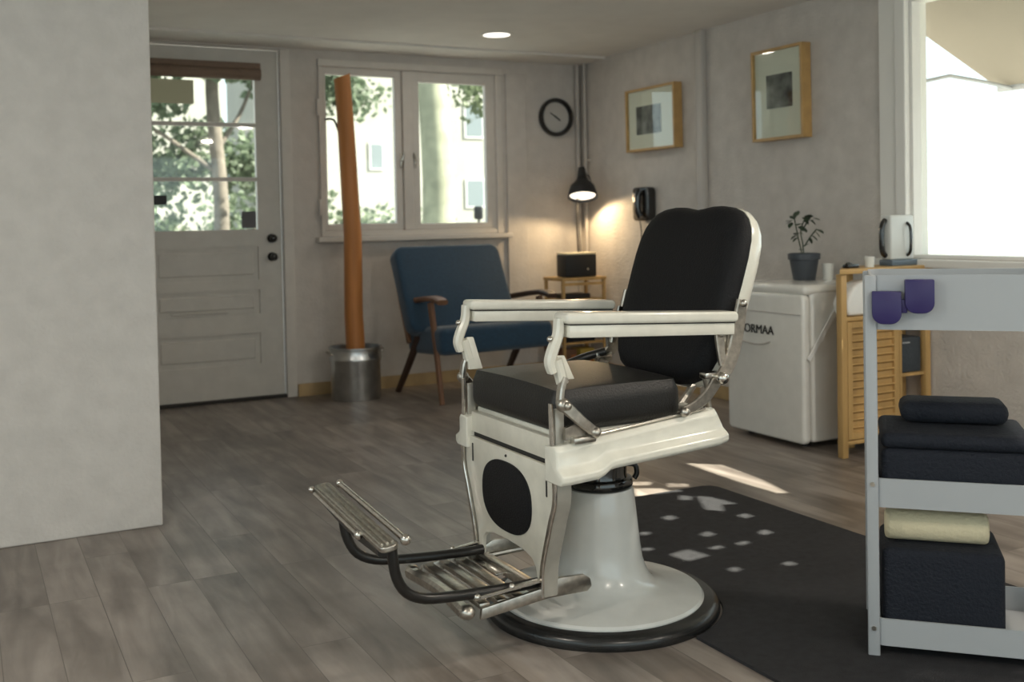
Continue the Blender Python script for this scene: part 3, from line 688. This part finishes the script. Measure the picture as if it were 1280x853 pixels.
# ------------------------------------------------------------------ BARBER CHAIR
t = thing('barber_chair', 'vintage barber chair, cream enamel and chrome with black leather, centre of the room', 'barber chair', (cx, cy, 0))
m = MB(); m.lathe([(.27, .0), (.343, .0), (.347, .008), (.346, .022), (.338, .034), (.322, .040), (.305, .042), (.295, .046), (.27, .046)], seg=96, close=True); m.build('base_ring', 'rubber', t, label='black base ring')
m = MB(); m.lathe([(0, .02), (.302, .02), (.303, .046), (.297, .053), (.26, .060), (.21, .066), (.178, .073), (.160, .083), (.146, .10), (.134, .125), (.125, .155), (.119, .20), (.1105, .28), (.103, .352), (.099, .362), (.0, .362)], c=(-.006, -.003, 0), seg=96)
m.build('pedestal', 'pedestal', t, label='white enamel pedestal')
m = MB(); m.lathe([(0, .36), (.092, .36), (.097, .368), (.098, .378), (.094, .388), (.082, .392), (.080, .40), (.080, .52), (0, .52)], seg=64); m.build('neck', 'black_gloss', t, label='gloss black neck')
m = MB(); m.tube([(.06, -.05, .43), (.085, -.06, .425), (.09, -.062, .40), (.083, -.058, .385)], .008, seg=10); m.build('locking_lever', 'black_tube', t)
# seat pan
m = MB(); m.box((-.275, -.262, .515), (.185, .262, .590), .008); m.build('seat_pan', 'enamel', t)
# skirts
def skirt(sgn):
    st = [(-.322, .0, .020), (-.318, 0, .006), (-.300, 0, 0), (-.24, 0, 0), (-.208, 0, 0), (-.19, .006, 0), (-.172, .017, 0), (-.155, .019, 0), (-.06, .019, 0), (.06, .019, 0), (.15, .019, 0), (.185, .019, 0), (.200, .022, .010), (.206, .026, .03)]
    m = MB(); rings = []
    for x, up, ins in st:
        zt = .566+(x+.315)*.092; zb = .468+(x+.315)*.058+up
        yo_ = .305-ins; lip = .030
        pts = [(.24, zt-.004), (yo_-.012, zt), (yo_, zt-.012), (yo_, zb+.048), (yo_+.004, zb+.040), (yo_+lip, zb+.026), (yo_+lip, zb+.010), (yo_+lip-.01, zb), (.24, zb)]
        lx = x+(.006 if x > .19 else 0)
        rings.append([m.bm.verts.new((lx + (.018 if (x > .19 and 3 <= i <= 7) else 0), sgn*y, z)) for i, (y, z) in enumerate(pts)])
    n = len(rings[0])
    for A, B in zip(rings, rings[1:]):
        for i in range(n): m.bm.faces.new((A[i], A[(i+1) % n], B[(i+1) % n], B[i]))
    m.bm.faces.new(rings[0][::-1]); m.bm.faces.new(rings[-1])
    m.build('side_skirt', 'enamel', t, bevel=.004)
skirt(-1); skirt(1)
m = MB(); m.prism([(.17, .52), (.215, .52), (.225, .545), (.206, .575), (.203, .605), (.19, .615), (.17, .61)], XZ(-.285), (0, .57, 0), .005); m.build('rear_skirt', 'enamel', t)
for s in (-1, 1): m = MB(); m.tube([(-.19, s*.285, .583), (.17, s*.285, .616)], .0045, seg=8, smooth=0); m.build('seat_piping', 'chrome', t)
# front rail and front panel
m = MB(); m.box((-.303, -.245, .517), (-.28, .245, .578), .003); m.build('front_rail', 'enamel_panel', t)
m = MB(); m.box((-.296, -.245, .50), (-.28, .245, .519)); m.build('rail_gap', 'gap', t)
half = [(.505, .262), (.47, .268), (.43, .270), (.395, .262), (.36, .245), (.33, .232), (.30, .222), (.27, .208), (.235, .196), (.195, .190), (.158, .186)]
outer = [(-w_, z) for z, w_ in half]
inner = [(-.166, .158), (-.168, .19), (-.162, .215), (-.140, .234), (-.09, .245), (0, .248), (.09, .245), (.140, .234), (.162, .215), (.168, .19), (.166, .158)]
poly = outer + inner + [(w_, z) for z, w_ in half[::-1]]
m = MB(); m.prism(poly, YZ(-.312), (.014, 0, 0), .003); m.build('front_panel', 'enamel_panel', t)
ov = [(.148*abs(math.cos(a))**.82*math.copysign(1, math.cos(a)), .372+.100*abs(math.sin(a))**.82*math.copysign(1, math.sin(a))) for a in [2*PI*i/48 for i in range(48)]]
m = MB(); m.prism(ov, YZ(-.319), (.01, 0, 0), .004); m.build('oval_pad', 'back_leather', t, label='black oval inset')
for y, z in ((-.232, .452), (.218, .462)):
    m = MB(); m.box((-.3145, y-.003, z-.03), (-.311, y+.003, z+.024), .001); m.build('slot', 'gap', t)
m = MB(); m.sph((-.313, .0, .488), .004); m.build('screw', 'gap', t)
# side plates with chrome front strips
prof = [(.675, .268), (.60, .270), (.50, .277), (.44, .281), (.40, .274), (.36, .256), (.32, .241), (.28, .225), (.23, .208), (.19, .202), (.145, .200)]
for s in (-1, 1):
    m = MB(); m.tube([(-.290, s*w_, z) for z, w_ in prof[2:]], 0, smooth=3, flat=(.046, .010, (1, 0, 0))); m.box((-.305, s*.272, .49), (-.278, s*.262, .66), .003); m.build('side_plate', 'grey_enamel', t)
    m = MB(); m.tube([(-.316, s*w_, z) for z, w_ in prof], 0, smooth=3, flat=(.008, .016, (1, 0, 0))); m.build('chrome_strip', 'chrome', t)
# seat cushion
m = MB(); m.box((-.300, -.262, .588), (.115, .262, .700), .035, 5)
for v in m.bm.verts:
    if v.co.z > .64:
        fx = max(0, 1-((v.co.x+.09)/.24)**2); fy = max(0, 1-(v.co.y/.27)**2); v.co.z += .020*fx*fy
bmesh.ops.subdivide_edges(m.bm, edges=[e for e in m.bm.edges if e.calc_length() > .1], cuts=5, use_grid_fill=True)
for v in m.bm.verts:
    if v.co.z > .69:
        fx = max(0, 1-((v.co.x+.09)/.22)**2); fy = max(0, 1-(v.co.y/.26)**2); v.co.z = max(v.co.z, .699+.018*math.sqrt(fx*fy))
m.build('seat_cushion', 'leather', t)
# backrest
tv = Vector((.316, 0, .949)).normalized(); nr = Vector((.949, 0, -.316)).normalized()
def bp(y, z, off=0):   # point on the leaning plane (pad/shell joint) at height z
    x = .253+(z-.716)*.333; return Vector((x, y, z))+nr*off
hp = [(.655, .0), (.656, .10), (.662, .15), (.68, .195), (.71, .224), (.75, .243), (.80, .253), (.88, .259), (.96, .262), (1.03, .262), (1.08, .256), (1.115, .243), (1.143, .222), (1.162, .195), (1.173, .160), (1.178, .115), (1.177, .07), (1.171, .03), (1.168, .0)]
loop = [(y, z) for z, y in hp] + [(-y, z) for z, y in hp[::-1][1:-1]]
def backshape(o0, o1, grow, m, dome, name, mtl, lbl=None):
    zc = .915
    mb = MB(); layers = []
    def ring(k, off): return [mb.bm.verts.new(bp(y*k, zc+(z-zc)*(k if k > .5 else k), off)) for y, z in loop]
    ks = [(1.0*grow, 0), (1.012*grow, .2), (1.0*grow, .45), (.97*grow, .7), (.92*grow, .86), (.82*grow, .94), (.6*grow, .985), (.3*grow, 1.0)]
    rings = [ring(k, o0+(o1-o0)*f) for k, f in ks]
    n = len(loop)
    for A, B in zip(rings, rings[1:]):
        for i in range(n): mb.bm.faces.new((A[i], A[(i+1) % n], B[(i+1) % n], B[i]))
    mb.bm.faces.new(rings[0][::-1]); mb.bm.faces.new(rings[-1])
    return mb.build(name, mtl, t, **({'label': lbl} if lbl else {}))
backshape(0, -.058, 1.0, None, 0, 'back_pad', 'back_leather')
backshape(-.004, .062, 1.012, None, 0, 'back_shell', 'enamel', 'cream enamel back shell')
# armrests
for s in (-1, 1):
    y0, y1 = s*.318, s*.250
    xr = .272 if s < 0 else .232
    a = MB(); a.prism(rrect(-.292, 0, xr, .030, .012, 4), XZ(min(y0, y1)), (0, abs(y1-y0), 0), .008, 3)
    sh = Matrix.Identity(4)
    def slope(mb, z0):
        for v in mb.bm.verts: v.co.z += z0 - (v.co.x+.286)*.050
    slope(a, .8835); ar = a.build('arm_pad', 'enamel', t, label='cream armrest top')
    a = MB(); a.box((-.279, s*.310, 0), (xr-.010, s*.256, .0345), .004); slope(a, .8475); a.build('arm_body', 'enamel', t)
    a = MB(); a.box((-.28, s*.311, .032), (xr-.010, s*.255, .036)); slope(a, .8485); a.build('arm_seam', 'gap', t)
    # front support: S shaped casting then chrome
    m = MB(); m.tube([(-.296, s*.283, .898), (-.299, s*.283, .855), (-.316, s*.283, .815), (-.325, s*.283, .785), (-.318, s*.283, .758)], 0, smooth=4, flat=(.030, lambda q: .019+.008*math.sin(PI*q), (0, 1, 0))); m.build('arm_front_casting', 'enamel', t)
    m = MB(); m.tube([(-.306, s*.283, .792), (-.298, s*.283, .765), (-.288, s*.283, .728)], 0, smooth=3, flat=(.034, .026, (0, 1, 0))); m.prism([(-.300, .80), (-.278, .80), (-.248, .700 if s > 0 else .735), (-.296, .700 if s > 0 else .735)], XZ(s*.268), (0, s*.012, 0), .003); m.build('arm_lower_casting', 'enamel', t)
    m = MB(); m.tube([(-.288, s*.294, .745), (-.300, s*.296, .715), (-.306, s*.298, .675)], 0, smooth=3, flat=(.026, .015, (0, 1, 0))); m.sph((-.300, s*.305, .675), .019); m.sph((-.298, s*.325, .675), .011)
    m.build('arm_pivot', 'nickel', t)
    m = MB(); m.tube([(-.300, s*.312, .675), (-.255, s*.316, .632), (-.212, s*.316, .598)], 0, smooth=3, flat=(.012, lambda q: .034-.010*q, (0, 1, 0))); m.sph((-.210, s*.318, .597), .015)
    m.box((-.275, s*.316, .570), (-.205, s*.290, .588), .006); m.prism([(-.29, .58), (-.212, .585), (-.255, .62), (-.29, .612)], XZ(s*.296), (0, -s*.01, 0))
    m.build('front_strap', 'nickel', t)
    m = MB(); m.sph((-.322, s*.282, .845), .009); m.build('thumb_screw', 'chrome', t)
    # rear bracket
    m = MB(); m.tube([(.307, s*.288, .915), (.292, s*.290, .85), (.270, s*.292, .775), (.245, s*.296, .73), (.215, s*.300, .70)], 0, smooth=4, flat=(.014, lambda q: .034+.010*math.sin(PI*q), (0, 1, 0)))
    m.sph((.305, s*.298, .906), .011); m.build('back_bracket', 'nickel', t)
    m = MB(); m.tube([(.262, s*.27, .865), (.248, s*.276, .80), (.238, s*.282, .745)], 0, smooth=3, flat=(.012, .022, (0, 1, 0))); m.tube([(.222, s*.285, .835), (.226, s*.288, .785), (.232, s*.292, .735)], 0, smooth=3, flat=(.014, .026, (0, 1, 0))); m.sph((.223, s*.298, .822), .008)
    m.build('arm_link', 'nickel', t)
    m = MB(); m.sph((.213, s*.314, .702), .018); m.cyl((.213, s*.27, .702), (.213, s*.314, .702), .014); m.box((.165, s*.268, .700), (.225, s*.300, .718), .004); m.build('hinge_ball', 'chrome', t)
    m = MB(); m.tube([(.215, s*.292, .70), (.175, s*.292, .655), (.13, s*.292, .628), (.088, s*.292, .617)], 0, smooth=4, flat=(.012, lambda q: .038-.014*q, (0, 1, 0))); m.sph((.090, s*.302, .617), .014); m.build('hinge_strap', 'nickel', t)
m = MB(); m.cyl((.205, -.24, .70), (.235, -.24, .56), .006, seg=10); m.build('tilt_rod', 'nickel', t)
m = MB(); m.tube([(.20, .27, .72), (.13, .30, .70), (.05, .31, .675), (.02, .31, .67)], .014, seg=10); m.sph((.01, .31, .67), .024); m.build('tilt_lever', 'black_tube', t)
m = MB(); m.cyl((.03, -.29, .70), (.03, .29, .70), .001) if False else m.box((.12, -.20, .58), (.24, .20, .60), .005); m.tube([(.18, -.15, .60), (.235, -.15, .66), (.262, -.15, .72)], .012, seg=8); m.tube([(.18, .15, .60), (.235, .15, .66), (.262, .15, .72)], .012, seg=8); m.build('back_support', 'nickel', t)
# lower foot platform
for s in (-1, 1):
    m = MB(); m.prism([(-.50, .120), (-.495, .150), (-.30, .172), (-.275, .185), (-.262, .190), (-.185, .186), (-.165, .172), (-.160, .150), (-.175, .138), (-.30, .140)], XZ(s*.205), (0, -s*.012, 0), .003); m.build('platform_side', 'nickel', t)
m = MB(); m.tube([(-.535, -.185, .140), (-.520, .0, .140), (-.535, .185, .140)], 0, smooth=4, flat=(.034, .034, (1, 0, 0))); m.sph((-.53, -.185, .142), .022, sc=(1, 1.2, .9)); m.sph((-.53, .185, .142), .022, sc=(1, 1.2, .9)); m.build('platform_front_bar', 'nickel', t)
for x in (-.480, -.428, -.376):
    m = MB(); m.box((x-.016, -.19, .143), (x+.016, .19, .158), .005); m.build('tread_bar', 'nickel', t)
m = MB(); m.box((-.352, .0, .150), (-.318, .185, .157), .003); m.build('heel_plate', 'chrome', t)
m = MB(); m.box((-.32, -.195, .140), (-.29, .195, .165), .004); m.build('cross_bar', 'nickel', t)
m = MB(); m.tube([(-.30, .15, .16), (-.14, .05, .20)], .008, seg=8, smooth=0); m.build('link_rod', 'nickel', t)
# hooked black arms carrying the footrest
for s in (-1, 1):
    y = s*.17
    m = MB(); m.tube([(-.735, y*1.12, .372+s*.012), (-.733, y*1.12, .32), (-.722, y*1.1, .265), (-.695, y*1.08, .222), (-.645, y*1.06, .197), (-.57, y*1.04, .187), (-.47, y*1.02, .180), (-.36, y, .176), (-.31, y, .176)], .014, seg=14); m.build('footrest_arm', 'black_tube', t, label='black bent tube')
    m = MB(); m.tube([(-.50, s*.185, .172), (-.40, s*.19, .182), (-.29, s*.195, .192)], 0, smooth=2, flat=(.016, .010, (0, 1, 0))); m.sph((-.50, s*.185, .175), .011); m.sph((-.40, s*.19, .186), .009); m.build('side_link', 'chrome', t)
# tilting footrest pad
fr = MB()
Lf = .275; tl = math.radians(9)
cxx, czz = -.757, .386
def fpt(u, y, w):   # u across the pad (tilted), y along it, w normal
    c_, s_ = math.cos(tl), math.sin(tl)
    return Vector((cxx+u*c_-w*s_, y, czz+u*s_+w*c_+y*.065))
poly = rrect(-.036, -Lf, .012, Lf, .018)
m = MB(); n = len(poly)
A = [m.bm.verts.new(fpt(u, v, -.004)) for u, v in poly]; B = [m.bm.verts.new(fpt(u, v, .010)) for u, v in poly]
for i in range(n): m.bm.faces.new((A[i], A[(i+1) % n], B[(i+1) % n], B[i]))
m.bm.faces.new(A[::-1]); m.bm.faces.new(B); m.build('footrest_plate', 'nickel', t, bevel=.003)
for u in (-.026, -.012, .002):
    m = MB(); m.tube([fpt(u, -Lf+.02, .011), fpt(u, Lf-.02, .011)], .0035, seg=8, smooth=0); m.build('grip_rib', 'nickel', t)
m = MB(); m.tube([fpt(.030, -Lf+.004, .012), fpt(.030, Lf-.05, .012)], .0085, seg=12, smooth=0); m.sph(fpt(.030, -Lf+.004, .012), .014); m.sph(fpt(.030, Lf-.05, .012), .012); m.build('footrest_rail', 'chrome', t)
m = MB(); m.tube([fpt(-.022, -.24, -.016), fpt(-.022, 0, -.022), fpt(-.024, Lf-.01, -.010)], 0, smooth=4, flat=(.026, lambda q: .018+.018*math.sin(PI*q), (1, 0, 0))); m.build('footrest_lip', 'black_tube', t)
m = MB(); m.tube([fpt(-.040, -.12, -.006), fpt(-.040, Lf-.03, -.004)], .006, seg=10, smooth=0); m.sph(fpt(-.040, -.12, -.004), .012); m.sph(fpt(-.040, Lf, .0), .010); m.build('edge_rod', 'chrome', t)
m = MB(); m.tube([(-.735, .20, .378), (-.735, -.20, .356)], .010, seg=10, smooth=0)
m.build('footrest_underside', 'black_tube', t)

# ------------------------------------------------------------------ outdoors
struct(MB().box((-60, .3, -.3), (60, 60, -.1)).build('ground', 'street', smooth=False))
struct(MB().box((.3, -40, -.3), (40, .3, -.1)).build('ground', 'street', smooth=False))
def crown(c, rad, n, mtl, parent, size=.16, name='crown', seed=0, flat=1.0):
    rnd = random.Random(seed); m = MB()
    cl = [(Vector((rnd.uniform(-1, 1), rnd.uniform(-1, 1), rnd.uniform(-.8, .8)))*.62, rnd.uniform(.25, .5)) for _ in range(14)]
    for i in range(n):
        cc, cr = rnd.choice(cl)
        v = Vector((rnd.gauss(0, 1), rnd.gauss(0, 1), rnd.gauss(0, 1))).normalized()*cr*rnd.random()**.4+cc
        p = Vector(c)+Vector((v.x*rad[0], v.y*rad[1], v.z*rad[2]))
        R = Euler((rnd.uniform(0, 6.3), rnd.uniform(0, 6.3), rnd.uniform(0, 6.3))).to_matrix(); s = size*rnd.uniform(.6, 1.3)
        q = [m.bm.verts.new(p+R @ Vector(k)*s) for k in ((0, -.5, 0), (.35, 0, .06), (0, .5, 0), (-.35, 0, .06))]
        m.bm.faces.new(q)
    return m.build(name, mtl, parent, smooth=False)
def tree(x, y, r, h, lb, crowns, bark='bark', leaf_m='leaves', branches=(), n=2600, size=.2):
    t = thing('street_tree', lb, 'tree', (x, y, -.1)); rnd = random.Random(int(x*10))
    m = MB(); m.tube([(0, 0, 0), (.05, 0, h*.35), (-.04, 0, h*.7), (.02, 0, h)], lambda q: r*(1.15-.45*q), seg=14, smooth=4)
    for b in branches: m.tube(b, lambda q: r*.38*(1-.5*q), seg=8, smooth=4)
    m.build('trunk', bark, t)
    for i, (c, rad, nn) in enumerate(crowns): crown(c, rad, nn, leaf_m, t, size, seed=i+int(y*7))
    return t
# viewed through the door glass
tree(-1.16, 7.5, .10, 4.4, 'grey-brown street tree seen through the door glass', [((-.2, 0, 4.0), (2.0, 1.4, 1.2), 4200), ((-1.3, .5, 3.1), (1.1, .9, .7), 1300), ((.1, 1.5, 2.3), (1.5, .8, .8), 1500)],
     branches=[[(0, 0, 2.0), (-.35, 0, 2.25), (-.7, 0, 2.5), (-1.2, .1, 2.8)], [(0, 0, 2.3), (.35, .1, 2.8), (.6, .1, 3.4)]], size=.15)
# through the left and right panes
tree(.77, 4.6, .19, 5.0, 'thick pale street tree trunk seen through the right window pane', [((1.25, 1.0, 3.25), (.75, .6, .85), 1000), ((-.1, .9, 4.2), (1.6, .9, .6), 1100)], bark='pale_bark', leaf_m='leaves_pale', size=.11)
tree(.35, 10.6, .08, 4.2, 'slim street tree with leafy crown seen through the left window pane', [((.9, 0, 3.7), (1.3, 1.0, .85), 2200)], size=.14)
def shrub(x, y, lb, rad, n, mtl='leaves_pale'):
    t = thing('street_shrub', lb, 'shrub', (x, y, -.1)); m = MB()
    for k in range(5): m.tube([(0, 0, 0), (math.cos(k*1.3)*.3, math.sin(k*1.3)*.3, rad[2])], .02, seg=6, smooth=0)
    m.build('stems', 'bark', t); crown((0, 0, rad[2]), rad, n, mtl, t, .14, seed=int(x*3)+50)
shrub(-2.0, 11.5, 'leafy shrub outside behind the lower left of the door glass', (1.6, 1.0, 1.5), 3600, 'leaves')
shrub(.9, 13.2, 'leafy shrub outside behind the lower right of the door glass', (1.5, .9, 1.3), 2200, 'leaves')
shrub(3.5, 12.6, 'pale shrub outside low behind the left window pane', (1.6, .9, .95), 1800)
# houses
def house(x0, x1, y, h, wins, lb, roof='bark'):
    t = thing('house', lb, 'house', ((x0+x1)/2, y, -.1)); xc = (x0+x1)/2
    m = MB(); m.box((x0-xc, 0, 0), (x1-xc, 5, h)); m.build('wall', 'house', t, smooth=False)
    m = MB(); m.prism([(x0-xc-.3, h), (x1-xc+.3, h), (x1-xc-.6, h+1.6), (x0-xc+.6, h+1.6)], XZ(-.3), (0, 5.6, 0)); m.build('roof', 'house_roof', t, smooth=False)
    for a, b, c, e in wins:
        w_ = MB(); w_.box((a-xc-.06, -.06, c-.06), (b-xc+.06, .01, e+.06)); f_ = w_.build('window', 'bright_trim', t, smooth=False)
        MB().box((a-xc, -.08, c), (b-xc, -.05, e)).build('pane', 'house_glass', f_, smooth=False)
M['house_roof'] = mat('roof_tiles', (.30, .24, .2), .9)
house(-9, 2.6, 24, 6.5, [(-6.5, -5.6, 1.2, 2.6), (-3.5, -2.6, 1.2, 2.6), (-.2, .7, 1.2, 2.6)], 'pale house across the street behind the door glass trees')
house(5.2, 16.5, 30, 9.5, [(9.3, 9.75, 3.35, 4.25), (13.2, 13.9, 1.9, 2.9), (14.6, 15.3, 1.9, 2.9), (13.2, 13.9, 4.6, 5.8)], 'tall pale house across the street behind the window panes')
house(18.5, 27, 30, 6, [(20, 21, 1.2, 2.6), (23, 24, 1.2, 2.6)], 'pale house further along the street, right of the tall one')
# parked car and a scooter seen low through the right pane
t = thing('parked_car', 'pale blue car parked across the street, low in the right window pane', 'car', (6.2, 10.8, -.1), 0)
m = MB(); m.prism([(-2, .35), (2, .35), (2.05, .8), (1.5, .95), (.9, 1.5), (-.9, 1.52), (-1.6, 1.0), (-2.05, .85)], XZ(-.8), (0, 1.6, 0), .06); m.build('car_body', 'car', t)
m = MB(); m.prism([(-1.35, 1.0), (1.2, 1.0), (.8, 1.42), (-.8, 1.44)], XZ(-.815), (0, .02, 0)); m.build('side_windows', 'house_glass', t)
for x in (-1.25, 1.25):
    m = MB(); m.cyl((x, -.82, .34), (x, -.6, .34), .34); m.build('wheel', 'tyre', t)
t = thing('parked_scooter', 'dark scooter parked outside, seen low at the right edge of the window', 'scooter', (2.45, 7.0, -.1), 1.0)
m = MB(); m.tube([(-.5, 0, .55), (-.2, 0, .75), (.1, 0, .45), (.4, 0, .45), (.5, 0, 1.0)], .10, seg=10, smooth=4); m.box((-.55, -.12, .75), (0, .12, .85), .03); m.build('scooter_body', 'black', t)
m = MB(); m.tube([(.48, -.3, 1.2), (.5, 0, 1.15), (.48, .3, 1.2)], .02, seg=8); m.tube([(.5, 0, .9), (.5, 0, 1.42)], .02, seg=8); m.box((.42, -.07, 1.3), (.5, .07, 1.5), .03); m.build('handlebar', 'black', t)
for x in (-.5, .55):
    m = MB(); m.cyl((x, -.05, .24), (x, .05, .24), .24); m.build('wheel', 'tyre', t)
# ------------------------------------------------------------------ light
wld = bpy.data.worlds.new('World'); SC.world = wld; wld.use_nodes = True
bg = wld.node_tree.nodes['Background']; bg.inputs[0].default_value = (.80, .93, 1.0, 1); bg.inputs[1].default_value = 1.9
s = bpy.data.lights.new('sun', 'SUN'); s.energy = 24; s.angle = math.radians(.3); s.color = (1, .93, .82)
o = bpy.data.objects.new('sun', s); COL.objects.link(o); o.rotation_euler = SUN.to_track_quat('-Z', 'Y').to_euler(); o.location = (5, -5, 8)
def portal(loc, rot, sx, sy):
    l = bpy.data.lights.new('portal', 'AREA'); l.shape = 'RECTANGLE'; l.size = sx; l.size_y = sy; l.cycles.is_portal = True
    o = bpy.data.objects.new('daylight_portal', l); COL.objects.link(o); o.location = loc; o.rotation_euler = rot
portal((-1.41, .15, 1.67), (-PI/2, 0, 0), 1.33, 1.14)
portal((-2.85, .15, 1.63), (-PI/2, 0, 0), .68, 1.0)
portal((.15, -4.65, 1.63), (0, PI/2, 0), 1.25, 3.0)
portal((-3.3, -9.88, 1.3), (PI/2, 0, 0), 5.4, 1.9)
portal((-6.58, -6.25, 1.47), (0, -PI/2, 0), 1.45, 5.3)
for i, (x, y) in enumerate(((-1.2, -5.6), (-3.4, -7.6), (-1.2, -7.8), (-5.2, -5.2))):  # extra downlights added out of view to brighten the room
    downlight(x, y, ('fill downlight added above the salon cart, out of view', 'fill downlight added behind the viewer on the left side', 'fill downlight added behind the viewer near the right wall', 'fill downlight added over the left bay of the room')[i], 22)

# ------------------------------------------------------------------ camera
f_, pitch, roll, yaw, cyp = 1317.9, .0242661, -.0196194, .48312, 309.727
fw = Vector((math.sin(yaw)*math.cos(pitch), math.cos(yaw)*math.cos(pitch), -math.sin(pitch)))
r = Vector((math.cos(yaw), -math.sin(yaw), 0)); u = r.cross(fw)
r2 = r*math.cos(roll)+u*math.sin(roll); u2 = -r*math.sin(roll)+u*math.cos(roll)
cam = bpy.data.cameras.new('camera'); co = bpy.data.objects.new('camera', cam); COL.objects.link(co)
mt = Matrix((r2, u2, -fw)).transposed().to_4x4(); mt.translation = Vector((-4.275, -6.974, 1.15)); co.matrix_world = mt
cam.sensor_width = 36; cam.lens = f_/1280*36; cam.shift_y = -(426.5-cyp)/1280
cam.clip_start = .05
cam.dof.use_dof = True; cam.dof.focus_distance = 3.0; cam.dof.aperture_fstop = 3.4
SC.camera = co
SC.view_settings.view_transform = 'Standard'; SC.view_settings.look = 'None'; SC.view_settings.gamma = 1; SC.view_settings.use_curve_mapping = False
SC.view_settings.exposure = .15
SC.cycles.use_denoising = True
SC.cycles.max_bounces = 10; SC.cycles.diffuse_bounces = 6; SC.cycles.transparent_max_bounces = 16
SC.cycles.sample_clamp_indirect = 8
